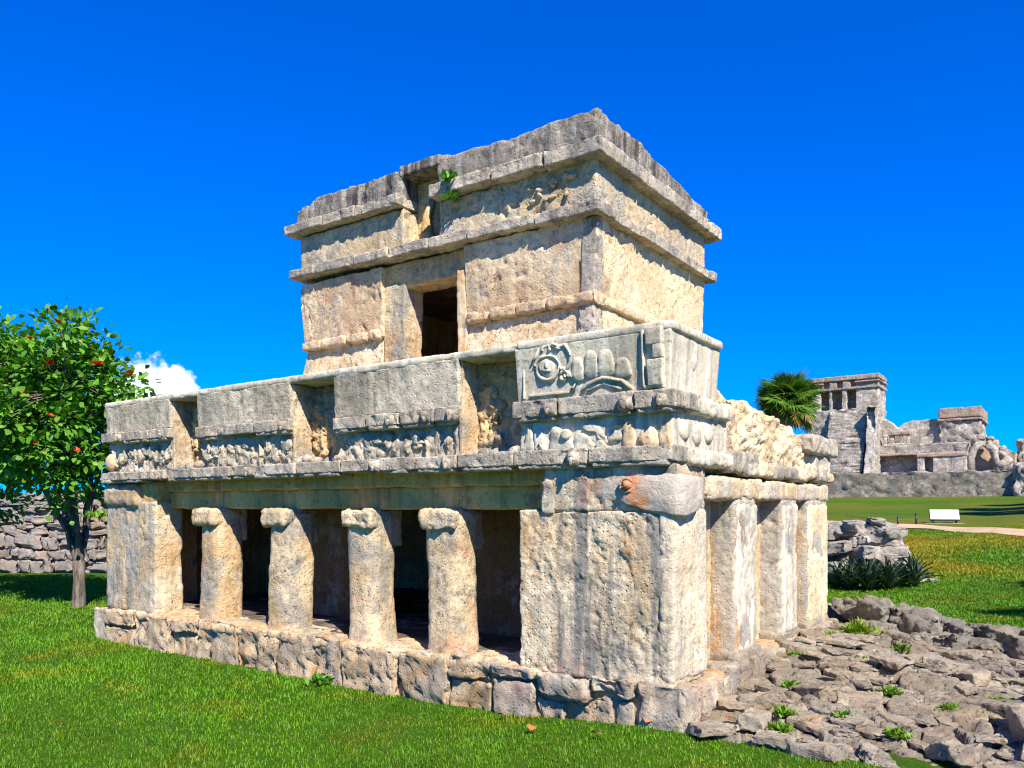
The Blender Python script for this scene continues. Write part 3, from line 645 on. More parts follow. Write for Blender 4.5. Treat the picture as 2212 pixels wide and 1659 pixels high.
# frieze band
NX0, NX1 = -4.19, -3.65
M_fr = stone_mat('upper_frieze', (.62, .53, .40), (.56, .44, .29), grey=(.42, .40, .38), gamt=.38, streak=.3, spot=.3, off=171, pits=1.4, red=.1)
block('upper_frieze', (UX0+.02, UY0, 4.75), (NX0, UY0+.4, 5.30), M_fr, T, res=.026, rad=.03, amp=.016, pit=.024, pf=7)
block('upper_frieze', (NX1, UY0, 4.74), (UX1, UY0+.4, 5.25), M_fr, T, res=.022, rad=.03, amp=.016, pit=.04, pf=7)
block('upper_frieze', (UX1-.4, UY0+.03, 4.74), (UX1, UY1, 5.25), M_fr, T, res=.026, rad=.03, amp=.012, pit=.02)
block('upper_frieze', (UX0+.02, UY0+.3, 4.75), (UX0+.4, UY1, 5.30), M_fr, T, res=.06, rad=.03)
block('upper_frieze', (UX0+.2, UY1-.4, 4.7), (UX1-.2, UY1-.03, 5.5), M_fr, T, res=.12, rad=.03)
# upper cornice
run_x(UX0-.14, NX0+.02, UY0-.14, UY0+.35, 5.24, 5.375, M_corn, 41, dz=.08)
run_x(NX1-.02, UX1+.14, UY0-.14, UY0+.35, 5.205, 5.365, M_corn, 42, dz=.1)
run_y(UY0+.30, UY1+.24, UX1-.3, UX1+.14, 5.205, 5.365, M_corn, 43)
run_y(UY0+.30, UY1+.1, UX0-.14, UX0+.3, 5.31, 5.45, M_corn, 44)
# crown with vertical weathering grooves and an uneven top
def crown_w(V):
    V = V.copy(); z = V[:, 2]; t = np.clip((z-5.34)/.4, 0, 1)
    g = .012*fbm(np.stack([V[:, 0]*11, V[:, 1]*11, z*1.5], 1), 4, 77, .6)
    fr = V[:, 1] < UY0+.1; rt = V[:, 0] > UX1-.1
    V[:, 1] += (g-.05*t+.05*t*t)*fr; V[:, 0] += (-g+.02*t)*rt
    V[:, 2] += t*(.026*fbm(np.stack([V[:, 0]*3.5, V[:, 1]*3.5, z*0], 1), 4, 78, .6))
    V[:, 2] -= t*np.clip((V[:, 1]-2.2)/2.1, 0, 1)*.17
    V[:, 2] -= t*.10*np.clip((-5.75-V[:, 0])/.15, 0, 1)
    V[:, 2] += t*np.clip((-2.5-V[:, 0])/3, 0, 1)*.06
    return V
ck = dict(res=.024, rad=.04, amp=.016, f=3, pit=.02, warp=crown_w)
block('crown', (UX0-.02, UY0-.02, 5.36), (NX0-.0, UY0+.45, 5.72), M_crown, T, **ck)
block('crown', (NX1, UY0-.02, 5.34), (UX1+.02, UY0+.45, 5.72), M_crown, T, **ck)
block('crown', (UX1-.43, UY0+.40, 5.34), (UX1+.02, UY1+.03, 5.72), M_crown, T, **ck)
block('crown', (UX0-.02, UY0+.4, 5.40), (UX0+.4, UY1, 5.68), M_crown, T, res=.06, rad=.04)
block('upper_roof', (UX0+.3, UY0+.35, 5.2), (UX1-.3, UY1-.05, 5.62), M_crown, T, res=.15, rad=.04)
un = block('niche', (NX0-.02, UY0+.26, 4.72), (NX1+.02, UY0+.5, 5.66), M_niche, T, res=.03, rad=.01, amp=.03, f=4)
block('niche_cap', (NX0-.05, UY0-.035, 5.65), (NX1+.05, UY0+.45, 5.785), M_crown, un, res=.028, rad=.03, amp=.018)
A = Acc()
A.tube([(-3.95, UY0+.2, 4.83), (-3.98, UY0+.17, 5.0), (-4.0, UY0+.2, 5.2), (-3.93, UY0+.25, 5.4)], [.10, .07, .05, .04], 9)
for q in range(6): A.blob((-3.95+random.uniform(-.14, .14), UY0+.22, 4.84+random.uniform(0, .25)), (.07, .06, .06), 2, q)
A.out('figure', M_niche, un, noise=.018, nf=14)
# surviving stucco moulding on the upper right frieze
A = Acc()
for q in range(14): A.blob((-2.05+random.uniform(-.32, .25), UY0-.005, 5.0+random.uniform(-.09, .10)), (random.uniform(.03, .06), .03, random.uniform(.02, .04)), 2, q)
A.out('relief', M_fr, T, noise=.02, nf=18)
block('roof_stone', (UX0-.0, UY0+.02, 5.62), (UX0+.16, UY0+.2, 5.73), M_crown, T, res=.03, rad=.03, amp=.02)


# ------------------------------------------------------------------ stone terrace beside the temple
def TZ(x, y):                                                       # surface of the terrace: falls from the wall to the lawn
    return .025 + .26*np.clip(np.asarray(y)/2.6, 0, 1)*np.clip(1.15-np.asarray(x)*.28, .35, 1)
tx = np.linspace(-.05, 5.2, 120); ty = np.linspace(-.12, 5.0, 120); TX, TY = np.meshgrid(tx, ty, indexing='ij')
edge = np.clip((TY+.12)/.25, 0, 1)*np.clip((5.2-TX)/.5, 0, 1)*np.clip((5.0-TY)/.5, 0, 1)
TZZ = (TZ(TX, TY)+.02*fbm(np.stack([TX.ravel()*5, TY.ravel()*5, TX.ravel()*0], 1), 3, 8).reshape(TX.shape)-.05)*edge-.12*(1-edge)
ii = np.arange(TX.size).reshape(TX.shape)
terr = mk('terrace', np.stack([TX.ravel(), TY.ravel(), TZZ.ravel()], 1), np.stack([ii[:-1, :-1], ii[1:, :-1], ii[1:, 1:], ii[:-1, 1:]], -1).reshape(-1, 4), M_soil)
tag(terr, 'broken stone terrace sloping from the temple side to the lawn', kind='structure')
# irregular slabs: cells of a stretched random point set, each its own stone
rg = np.random.default_rng(21)
ang = R(-28); ca, sa = math.cos(ang), math.sin(ang); ST = 1.75
def to_c(p): return np.array([(p[0]*ca+p[1]*sa)/ST, -p[0]*sa+p[1]*ca])
def to_w(p): a = p[0]*ST; return np.array([a*ca-p[1]*sa, a*sa+p[1]*ca])
pts = []
for q in range(9000):
    p = np.array([rg.uniform(.0, 5.0), rg.uniform(-.05, 4.6)]); dmin = .105+.05*rg.random()+.05*np.clip(np.linalg.norm(p-[1.2, .6])/4, 0, 1)
    c = to_c(p)
    if all((c[0]-o[0])**2+(c[1]-o[1])**2 > dmin**2 for o in pts): pts.append(c)
pts = np.array(pts)
gxs = np.arange(.0, 4.2, .0165); gys = np.arange(-.10, 4.7, .0165); X2, Y2 = np.meshgrid(gxs, gys, indexing='ij'); P2 = np.column_stack([X2.ravel(), Y2.ravel(), X2.ravel()*0])
wp = P2[:, :2]+np.column_stack([.045*fbm(P2*4, 4, 71), .045*fbm(P2*4, 4, 72)]); C2 = np.column_stack([(wp[:, 0]*ca+wp[:, 1]*sa)/ST, -wp[:, 0]*sa+wp[:, 1]*ca])
ID = np.zeros(len(P2), int); F1 = np.zeros(len(P2)); F2 = np.zeros(len(P2))
for a in range(0, len(P2), 4000):
    dd = ((C2[a:a+4000, None]-pts[None])**2).sum(2); pp_ = np.partition(dd, 1, axis=1)[:, :2]; ID[a:a+4000] = dd.argmin(1); F1[a:a+4000] = np.sqrt(pp_[:, 0]); F2[a:a+4000] = np.sqrt(pp_[:, 1])
ctr = np.array([to_w(p) for p in pts]); hh_ = rg.normal(0, .020, len(pts))+.04*(rg.random(len(pts)) < .12)-.07*(rg.random(len(pts)) < .10); tl = rg.normal(0, .10, (len(pts), 2))
def ledges(h, st): q_ = h/st; f_ = np.floor(q_); return st*(f_+np.clip((q_-f_-.5)*5+.5, 0, 1)*.9)
rot_ = np.column_stack([(P2[:, 0]*ca+P2[:, 1]*sa)*1.5, (-P2[:, 0]*sa+P2[:, 1]*ca)*3.4, P2[:, 2]])
Z2 = TZ(P2[:, 0], P2[:, 1])+hh_[ID]*.8+((P2[:, :2]-ctr[ID])*tl[ID]*.5).sum(1)
Z2 += ledges(.085*fbm(rot_, 6, 61, .6), .026)+.008*fbm(P2*17, 4, 62, .65)                      # flat broken layers
Z2 -= .16*np.clip(1-(F2-F1)/.026, 0, 1)**.8*np.clip(.42+fbm(P2*2.2, 2, 88), .0, 1)
Z2 -= .2*np.clip((.02-P2[:, 1])/.1, 0, 1)
nx, ny = X2.shape; g2 = np.arange(nx*ny).reshape(nx, ny); qd = np.stack([g2[:-1, :-1], g2[1:, :-1], g2[1:, 1:], g2[:-1, 1:]], -1).reshape(-1, 4); qid = ID[qd[:, 0]]
V3 = np.column_stack([P2[:, :2], Z2]); cells = np.unique(qid); dcam = {c: np.linalg.norm(ctr[c]-CAM[:2]) for c in cells}
tag(mk('bedrock', V3, qd, M_terr, terr, smooth=False), kind='stuff')
# loose stones lying on the terrace
def slab_mesh(name, s_, n=.14, dim=(1., .75, .55), amp=.22):
    V, N, F = rbox([-d for d in dim], dim, n, .10); rg_ = np.random.default_rng(s_)
    for k in range(5):
        nn = rg_.normal(size=3); nn /= np.linalg.norm(nn); d = V@nn-rg_.uniform(.62, .85); V = V-np.outer(np.clip(d, 0, None), nn)
    V = erode(V, N, amp, 1.1, amp*.5, 2.2, s_); return mesh_from(name, V, F)
PM_ = [slab_mesh('terrace_slab', 1100+k, .2, (1., .74, .16), .10) for k in range(14)]
for k, me in enumerate(PM_):
    me.materials.append((M_terr2, M_terr, M_terr3, M_terr)[k % 4]); me.polygons.foreach_set('use_smooth', np.zeros(len(me.polygons), bool))
kept = []; tries = 0
while len(kept) < 285 and tries < 6000:
    tries += 1; x_ = rg.uniform(.08, 3.6); y_ = rg.uniform(.05, 4.2); s_ = rg.choice([.09, .11, .14, .18, .24])*rg.uniform(.85, 1.2)
    if rg.random() > 1.15-.2*x_: continue
    if any((x_-a)**2+(y_-b)**2 < (.62*(s_+c))**2 for a, b, c in kept): continue
    kept.append((x_, y_, s_)); zi = V3[np.argmin((V3[:, 0]-x_)**2+(V3[:, 1]-y_)**2), 2]
    put('stone', PM_[rg.integers(14)], None, terr, (x_, y_, zi-.004), (rg.normal(0, .09), rg.normal(0, .09)-.02, R(-28)+rg.normal(0, .5)+math.pi*rg.integers(2)), (s_*rg.uniform(1, 1.3), s_, s_*rg.uniform(.9, 1.6)))
RM = [slab_mesh('loose_stone', 900+k, .16, (1., .8, .5)) for k in range(8)]
for me in RM: me.materials.append(M_terr2)
LOOSE = [(.42, .35, .13, 'pale blocky stone leaning against the temple plinth near the corner'), (.30, .78, .12, 'rounded pale stone against the side plinth below the first side pier'),
         (.62, 1.15, .14, 'wedge-shaped pale stone on the terrace beside the temple'), (1.75, .35, .14, 'large flat grey stone at the lower right edge of the terrace'),
         (2.25, .95, .24, 'big rough grey rock in the bottom right corner'), (1.25, .12, .07, 'small grey stone at the front edge of the terrace beside the grass'), (.85, .08, .06, 'small pale stone where the terrace meets the lawn near the plinth')]
for k, (x_, y_, s_, lb) in enumerate(LOOSE):
    o = put('loose_stone', RM[k % 8], None, None, (x_, y_, float(TZ(x_, y_))+s_*.25), (rg.uniform(-.2, .2), rg.uniform(-.2, .2), rg.uniform(0, 6)), (s_*1.3, s_, s_)); tag(o, lb, 'stone', 'loose stones on the terrace')
# boulders along the back of the terrace
BD = [(-.06, 5.00, .17, .34, 'pale block at the far corner of the temple plinth'), (.16, 4.86, .21, .42, 'whitish boulder next to the far temple corner'),
      (.48, 4.62, .26, .44, 'dark grey elongated boulder, third in the row from the temple'), (.46, 4.25, .24, .22, 'mossy brown boulder wedged under the row of boulders'),
      (.90, 4.40, .33, .34, 'largest grey boulder in the row behind the terrace'), (.86, 4.02, .22, .16, 'low grey boulder below the largest one'), (1.22, 4.02, .26, .18, 'flat grey boulder at the foot of the largest boulder'),
      (1.28, 4.55, .24, .26, 'grey boulder on the lawn side of the row'), (1.62, 3.95, .24, .18, 'squat grey boulder in the right half of the row'), (2.00, 3.85, .27, .20, 'dark squared boulder near the right picture edge'),
      (1.75, 4.40, .30, .22, 'long low boulder behind the right half of the row'), (2.30, 4.20, .32, .24, 'rightmost boulder of the row, half out of the picture'), (2.75, 3.85, .32, .22, 'boulder just past the right picture edge'), (2.85, 1.55, .42, .34, 'tall boulder on the terrace past the right picture edge')]
for k, (x_, y_, s_, z_, lb) in enumerate(BD):
    me = slab_mesh('boulder', 940+k, .075, (1., .8, .72), .24); me.materials.append(M_terr2 if k < 2 else M_bould)
    o = put('boulder', me, None, None, (x_, y_, z_), (rg.uniform(-.2, .2), rg.uniform(-.2, .2), R(-25)+rg.uniform(-.3, .3)), (s_*1.15, s_*.95, s_*.9)); tag(o, lb, 'boulder', 'boulders edging the terrace')

# ------------------------------------------------------------------ plants
def leaf_mat(name, c1, c2, sub=.25, rough=.5, dry=False):
    m = Mat(name, rough, .3); r = m.geo.outputs['Random Per Island']
    n = m.noise(2.5, 3); col = m.mix(r, c1, c2); col = m.mix(1., col, m.ramp(n, [(.3, .75), (.7, 1.2)]), 'MULTIPLY')
    if dry:
        sx = m.t.nodes.new('ShaderNodeSeparateXYZ'); m.L(m.pos, sx.inputs[0]); pt = m.noise((.14, .11, .14), 4, .55, (5.2, 1.3, 0)); p3 = m.noise((1.1, 1.1, 1.1), 5, .6, (2, 8, 0))
        bd = m.ramp(m.math('MULTIPLY', sx.outputs[1], .02), [(.27, 0.), (.34, 1.), (.55, 1.), (.64, .35), (1., .3)])
        col = m.mix(m.math('MULTIPLY', m.ramp(pt, [(.32, 0.), (.52, .95)]), bd), col, (.36, .24, .008)); col = m.mix(m.ramp(p3, [(.52, 0.), (.66, .8)]), col, (.24, .23, .006))
        lg_ = m.noise(.5, 4, .6, (1, 1, 0)); col = m.mix(1., col, m.ramp(lg_, [(.35, .75), (.65, 1.15)]), 'MULTIPLY')
    m.L(col, m.b.inputs['Base Color'])
    tr = m.t.nodes.new('ShaderNodeBsdfTranslucent'); m.L(m.mix(1., col, (1.0, 1.2, .3), 'MULTIPLY'), tr.inputs[0])
    mx = m.t.nodes.new('ShaderNodeMixShader'); mx.inputs[0].default_value = sub; m.L(m.b.outputs[0], mx.inputs[1]); m.L(tr.outputs[0], mx.inputs[2]); m.L(mx.outputs[0], m.out.inputs[0])
    return m.m
M_leaf = leaf_mat('tree_leaf', (.045, .17, .010), (.15, .34, .022)); M_flower = leaf_mat('flower_petal', (.65, .035, .010), (.75, .09, .012), .2)
M_palm = leaf_mat('palm_leaf', (.055, .145, .014), (.15, .25, .025)); M_dead = leaf_mat('dry_palm_leaf', (.28, .22, .05), (.30, .20, .04))
M_agave = leaf_mat('agave_leaf', (.022, .050, .030), (.060, .095, .050), .1, .4); M_weed = leaf_mat('weed_leaf', (.10, .22, .012), (.17, .30, .02)); M_fern = leaf_mat('fern_leaf', (.06, .20, .015), (.10, .28, .02))
M_blade = leaf_mat('grass_blade', (.060, .200, .004), (.150, .300, .005), .3, .6, True)
m = Mat('bark', .9, .1); a = m.noise((14, 14, 3), 6, .65); M_bark = m.done(m.mix(m.ramp(a, [(.35, 0.), (.65, 1.)]), (.05, .038, .028), (.22, .18, .14)), m.bump(a, .8, .03))
def leaves(acc, C, D, U, L, Wd):
    "oval leaves: base C, direction D, up U, length L, width Wd (arrays)"
    D = D/np.linalg.norm(D, axis=1)[:, None]; S_ = np.cross(D, U); S_ /= np.linalg.norm(S_, axis=1)[:, None]+1e-9; U2 = np.cross(S_, D)
    L = L[:, None]; Wd = Wd[:, None]; n = len(C)
    V = np.stack([C, C+D*L*.35-S_*Wd*.5+U2*Wd*.12, C+D*L*.72-S_*Wd*.42+U2*Wd*.06, C+D*L-U2*L*.10, C+D*L*.72+S_*Wd*.42+U2*Wd*.06, C+D*L*.35+S_*Wd*.5+U2*Wd*.12], 1).reshape(-1, 3)
    b = np.arange(n)[:, None]*6; acc.add(V, None, np.concatenate([b+np.array([[0, 5, 1]]), b+np.array([[1, 5, 4]]), b+np.array([[1, 4, 2]]), b+np.array([[2, 4, 3]])]))
def flower_mesh():
    A = Acc(); rg = np.random.default_rng(2); n = 14
    az = np.arange(n)*2.4; D = np.stack([np.cos(az), np.sin(az), rg.uniform(.2, 1.2, n)], 1); leaves(A, np.zeros((n, 3)), D, np.tile([0, 0, 1.], (n, 1)), np.full(n, .075), np.full(n, .05))
    me = mesh_from('flower', np.concatenate(A.V), np.concatenate(A.T)); me.materials.append(M_flower); return me
FLW = flower_mesh()
def leafy_tree(label, base, cc, rad, seed, nclus=150, lpc=34, flowers=(), group=None):
    t = thing('flowering_tree', label, 'tree', base, group); rg = np.random.default_rng(seed); base = np.array(base); cc = np.array(cc); rad = np.array(rad)
    tr = Acc(); fork = base+np.array([.0, 0, .85])
    tr.tube([base-[0, 0, .2], base+[0, 0, .0], base+[.02, 0, .5], fork, ], [.15, .125, .10, .105], 10)
    ends = []
    while len(ends) < nclus:
        d = rg.normal(size=3); d /= np.linalg.norm(d); r = rg.uniform(.35, 1.0)**.6; p = cc+d*r*rad*(1+.42*float(fbm((d*2.3+seed)[None], 3, seed)[0]))
        if d[2] < -.92: continue
        ends.append(p)
    ends = np.array(ends); mains = []
    for k in range(7):
        az = k*2.4+rg.uniform(-.3, .3); tip = cc+np.array([math.cos(az), math.sin(az), rg.uniform(-.1, .75)])*rad*.55; mid = fork*.5+tip*.5+np.array([math.cos(az), math.sin(az), -.2])*.12
        P = np.array([fork-[0, 0, .12], fork*.8+mid*.2+[0, 0, .1], mid, tip]); tt = np.linspace(0, 3, 9); P = np.stack([np.interp(tt, range(4), P[:, q]) for q in range(3)], 1)
        P[1:] += rg.normal(0, .03, P[1:].shape); tr.tube(P, np.linspace(.075, .02, 9), 8); mains.append(P)
    allp = np.concatenate([m_[3:] for m_ in mains])
    for e in ends:
        q = allp[np.argmin(np.linalg.norm(allp-e, axis=1))]; mid = (q+e)/2+rg.normal(0, .06, 3); tr.tube([q, mid, e], [.016, .011, .006], 5)
    tr.out('trunk', M_bark, t)
    cr = Acc(); C = []; D = []
    for e in ends:
        out = (e-cc)/rad; n = int(lpc*rg.uniform(.6, 1.4)); off = rg.normal(0, .15, (n, 3)); C.append(e+off*np.array([1, 1, .8])); D.append(off*5+out*.35+rg.normal(0, .35, (n, 3))+[0, 0, -.12])
    C = np.concatenate(C); D = np.concatenate(D); n = len(C); U = np.tile([0, 0, 1.], (n, 1))+rg.normal(0, .45, (n, 3))
    leaves(cr, C, D, U, rg.uniform(.08, .18, n), rg.uniform(.06, .11, n)); cr.out('crown', M_leaf, t)
    for p in flowers: p = ends[np.argmin(np.linalg.norm(ends-np.array(p), axis=1))]+np.array([.06, -.12, .08]); put('flower', FLW, None, t, p, (rg.uniform(-.6, .6), rg.uniform(-.6, .6), rg.uniform(0, 6)), rg.uniform(.9, 1.5))
    return t
def P_cam(dep, u, v):                                               # a point of the place by distance ahead, for laying plants out
    a = (u-1106)/1714; xy = CAM[:2]+dep*(FWD+a*RGT); return (xy[0], xy[1], 1.7-(v-1095)/1714*dep)
fl = [P_cam(13.0, *p) for p in ((155, 773), (12, 843), (58, 958), (240, 815), (95, 803), (125, 872), (292, 735), (5, 960), (255, 770), (190, 950), (130, 745), (60, 700))]
bx = P_cam(14.45, 170, 1312)
leafy_tree('flowering tree with red blossoms and glossy leaves left of the temple', (bx[0], bx[1], -.125), P_cam(14.4, 112, 886), (1.85, 1.5, 1.72), 4, 320, 38, fl, 'flowering trees')
t2b = P_cam(15.6, -110, 1300)
leafy_tree('green tree cut off by the left picture edge behind the flowering tree', (t2b[0], t2b[1], -.125), P_cam(15.6, -85, 905), (1.8, 1.6, 1.75), 9, 220, 38, [], 'flowering trees')
def fan_frond(seed):
    rg = np.random.default_rng(seed); A = Acc(); A.tube([(0, 0, 0), (.3, 0, .03), (.62, 0, .02)], [.014, .010, .008], 5)
    n = 24; hub = np.array([.62, 0, .02])
    for k in range(n):
        th = R(-115+230*k/(n-1)); L = .72*(1-.18*abs(math.sin(th/2))**2)*rg.uniform(.9, 1.05); d = np.array([math.cos(th), math.sin(th), 0]); s_ = np.array([-d[1], d[0], 0])
        dr = np.array([0, 0, -1.]); a = hub+d*L*.55+dr*.03; e = hub+d*L+dr*(.10+.12*rg.random()); w = .030
        V = [hub-s_*.006, hub+s_*.006, a+s_*w+dr*.0, a-s_*w, a+[0, 0, .02], e]
        A.add(np.array(V), None, np.array([[0, 4, 3], [0, 1, 4], [1, 2, 4], [3, 4, 5], [4, 2, 5]]))
    return mesh_from('frond', np.concatenate(A.V), [np.concatenate(A.Q), np.concatenate(A.T)], False)
FR = [fan_frond(k) for k in range(3)]; FRD = fan_frond(9); FRD.materials.append(M_dead)
for me in FR: me.materials.append(M_palm)
def palm(label, base, hgt, n, sc, seed, group='palms'):
    t = thing('fan_palm', label, 'palm', base, group); rg = np.random.default_rng(seed)
    A = Acc(); tp = np.array(base)+[0, 0, hgt]; A.tube([np.array(base)-[0, 0, .2], np.array(base)+[.05, 0, hgt*.5], tp], [.12*sc, .09*sc, .08*sc], 9); A.out('trunk', M_bark, t)
    for k in range(n):
        el = math.asin(np.clip(-.80+1.75*(k+.5)/n, -1, 1)); az = k*2.399; dry = el < -.62
        put('frond', FRD if dry else FR[k % 3], None, t, tp+rg.normal(0, .10*sc, 3), (rg.uniform(-.9, .9), -el+rg.uniform(-.25, .25), az+rg.uniform(-.3, .3)), sc*rg.uniform(.85, 1.12))
    return t
pc = P_cam(31., 1702, 872); palm('fan palm rising behind the temple beside the castle', (pc[0], pc[1], float(H(pc[0], pc[1]))), pc[2]-float(H(pc[0], pc[1])), 130, 1.0, 3)
# palms beyond the right picture edge, whose shade reaches the lawn
for k, (x_, y_, h_, lb) in enumerate(((6.2, 42.5, 8.0, 'tall palm past the right picture edge near the sign'), (5.6, 48., 8.4, 'taller palm farther past the right picture edge'), (6.8, 55., 8.0, 'palm past the right picture edge before the castle'), (9.5, 47., 8.6, 'palm farthest past the right picture edge'))):
    palm(lb, (x_, y_, float(H(x_, y_))), h_, 46, 2.0, 20+k)
palm('short palm past the right picture edge beyond the boulders', (5.6, 11.3, 0.), 3.9, 16, .85, 31)
palm('short palm past the right picture edge beside the boulders', (5.6, 7.1, 0.), 3.9, 16, .85, 33)

# agave clump in front of the low ruin
ag = thing('agave_clump', 'dark spiky agave clump at the foot of the low ruin', 'agave', (-1.0, 12.4, -.06)); rg = np.random.default_rng(6)
def blade_leaf(seed):
    rg = np.random.default_rng(seed); n = 6; t = np.linspace(0, 1, n); w = .042*np.array([.7, 1, 1, .8, .45, .02]); x_ = t*.55; z_ = .30*t-.22*t**2.2
    V = np.concatenate([np.stack([x_, w, z_+.012], 1), np.stack([x_, 0*w, z_-.004], 1), np.stack([x_, -w, z_+.012], 1)]); k = np.arange(n-1)
    return mesh_from('leaf', V, np.concatenate([np.stack([k, k+1, k+1+n, k+n], 1), np.stack([k+n, k+n+1, k+2*n+1, k+2*n], 1)]))
BL = [blade_leaf(k) for k in range(2)]
for me in BL: me.materials.append(M_agave)
ros = [(-1.55, 12.35), (-1.15, 12.15), (-.75, 12.25), (-.35, 12.55), (-1.35, 12.7), (-.9, 12.65), (-1.85, 12.6), (-.5, 12.95), (-1.6, 12.95), (-1.1, 12.45)]
for (x_, y_) in ros:
    for k in range(32):
        el = R(8+75*(k/32.)); put('leaf', BL[k % 2], None, ag, (x_, y_, float(H(x_, y_))+.02), (0, -el, k*2.4+rg.uniform(-.3, .3)), rg.uniform(.75, 1.25))

def tuft(name, label, cat, loc, n, L, mat, seed, spread=.12, group=None, wd=.3):
    A = Acc(); rg = np.random.default_rng(seed); C = np.array(loc)+np.column_stack([rg.normal(0, spread, n), rg.normal(0, spread, n), np.abs(rg.normal(0, spread*.3, n))]); D = rg.normal(0, .8, (n, 3)); D[:, 2] = np.abs(D[:, 2])+.35
    leaves(A, C, D, np.tile([0, 0, 1.], (n, 1))+rg.normal(0, .3, (n, 3)), rg.uniform(.6, 1.2, n)*L, rg.uniform(.6, 1.2, n)*L*wd); o = A.out(name, mat, None, loc); return tag(o, label, cat, group)
TW = [(.40, 1.30, 'weeds beside the wedge-shaped stone near the side plinth'), (.95, .75, 'weeds in the middle of the lower terrace slabs'), (1.15, 1.55, 'weeds in the centre of the terrace'), (1.6, 1.35, 'weeds in the right half of the terrace'),
      (.55, .62, 'mossy weeds between the loose pale stones by the side plinth'), (1.35, .55, 'weeds near the lower middle of the terrace front'), (.75, 2.3, 'weeds halfway along the side wall'), (1.45, 2.6, 'weeds far back in the middle of the terrace'),
      (.62, .28, 'weeds near the front edge of the terrace by the corner'), (1.9, 1.75, 'weeds at the far right of the terrace'), (.18, 2.2, 'weeds at the foot of the first side pier'), (.5, 3.5, 'weeds close to the hollow before the boulders'), (.95, 3.2, 'weeds below the largest boulder'), (.25, 3.4, 'weeds at the foot of the last side pier')]
for k, (x_, y_, lb) in enumerate(TW):
    tuft('weed', 'short yellow-green '+lb, 'weed', (x_, y_, float(TZ(x_, y_))-.0), 170, .065, M_weed, 60+k, .032, 'weeds on the terrace')
tuft('grass_tuft', 'fresh green grass tuft in the hollow before the boulders', 'grass tuft', (.42, 3.75, float(TZ(.42, 3.75))), 300, .15, M_blade, 75, .06, None, .14)
tuft('weed', 'small leafy weed at the foot of the plinth below the third column', 'weed', (-3.95, -.10, -.12), 46, .10, M_fern, 81, .06, None, .5)
f_ = tuft('fern', 'small green fern hanging from the upper cornice', 'fern', (-3.34, 1.24, 5.36), 60, .11, M_fern, 83, .05, None, .35)
tuft('fern', 'green sprig trailing below the upper cornice', 'fern', (-3.34, 1.27, 5.16), 40, .10, M_fern, 84, .04, None, .35)
tuft('shrub', 'bright green bushy sprig between the tree and the temple corner', 'shrub', P_cam(12.2, 210, 1118), 300, .07, M_weed, 85, .09, None, .5)
m = Mat('dry_leaf', .7, .2); M_dry = m.done(m.mix(m.noise(9, 3), (.42, .10, .03), (.36, .18, .05)))
for k, (x_, y_, lb) in enumerate(((-1.62, -.18, 'dry orange leaf on the grass by the plinth below the right pier'), (-1.03, -.55, 'dry reddish leaf on the grass in front of the temple corner'), (-10.22, .04, 'brown fallen twig-like leaf on the lawn at far left'), (-.55, -.45, 'dark curled leaf on the grass near the corner stone'), (-.3, -.05, 'dry leaf at the foot of the corner stone'), (.33, .22, 'orange leaf on the terrace next to the plinth'))):
    A = Acc(); leaves(A, np.zeros((1, 3))+[x_, y_, (float(H(x_, y_)) if k < 5 else float(TZ(x_, y_)))+.05], np.array([[math.cos(k*2.), math.sin(k*2.), .2]]), np.array([[.2, .3, 1.]]), np.array([.11]), np.array([.075])); tag(A.out('fallen_leaf', M_dry, None, (x_, y_, 0)), lb, 'leaf', 'fallen leaves')

# ------------------------------------------------------------------ turf blades
def blades(n, d0, d1, u0, u1, hgt, wid, seed, test):
    rg = np.random.default_rng(seed); d = np.sqrt(rg.uniform(d0**2, d1**2, n)); a = (rg.uniform(u0, u1, n)-1106)/1714
    xy = CAM[:2]+d[:, None]*(FWD+a[:, None]*RGT); k = test(xy[:, 0], xy[:, 1]); xy = xy[k]; n = len(xy)
    C = np.column_stack([xy, H(xy[:, 0], xy[:, 1])-.004]); az = rg.uniform(0, 6.283, n); ln = np.column_stack([np.cos(az), np.sin(az), np.zeros(n)]); sd_ = np.column_stack([-np.sin(az), np.cos(az), np.zeros(n)])
    h = (hgt*rg.uniform(.5, 1.25, n)*(1+.3*fbm(np.column_stack([xy*2.5, xy[:, 0]*0]), 2, 4)))[:, None]; w = (wid*rg.uniform(.7, 1.3, n))[:, None]; b = rg.uniform(.15, .9, n)[:, None]
    V = np.stack([C-sd_*w, C+sd_*w, C+sd_*w*.7+ln*h*b*.3+[0, 0, 1]*h*.6, C-sd_*w*.7+ln*h*b*.3+[0, 0, 1]*h*.6, C+ln*h*b+[0, 0, 1]*h], 1).reshape(-1, 3); i5 = np.arange(n)[:, None]*5
    return V, i5+np.array([[0, 1, 2, 3]]), i5+np.array([[3, 2, 4]])
def off_lawn(x, y): return ((x > -8.85) & (x < .06) & (y > .0) & (y < 4.7)) | ((x > -.1) & (x < 5.2) & (y > .03) & (y < 4.9))
A = Acc()
A.add(*blades(90000, 4.0, 7.5, -350, 2500, .031, .0036, 1, lambda x, y: ~off_lawn(x, y) & (y < 1)))
A.add(*blades(70000, 7.5, 11.5, -350, 1600, .040, .0055, 2, lambda x, y: ~off_lawn(x, y) & (y < 1)))
A.add(*blades(45000, 11.5, 21, -350, 420, .045, .009, 3, lambda x, y: ~off_lawn(x, y) & (x < -8.4)))
A.add(*blades(60000, 9., 17, 1700, 2500, .042, .008, 4, lambda x, y: ~off_lawn(x, y) & (y > 4.8)))
A.add(*blades(60000, 17., 34, 1700, 2500, .05, .016, 6, lambda x, y: (y > 6)))
gr = A.out('grass', M_blade, None); tag(gr, 'short mown grass blades of the lawn', 'grass', None, 'stuff')

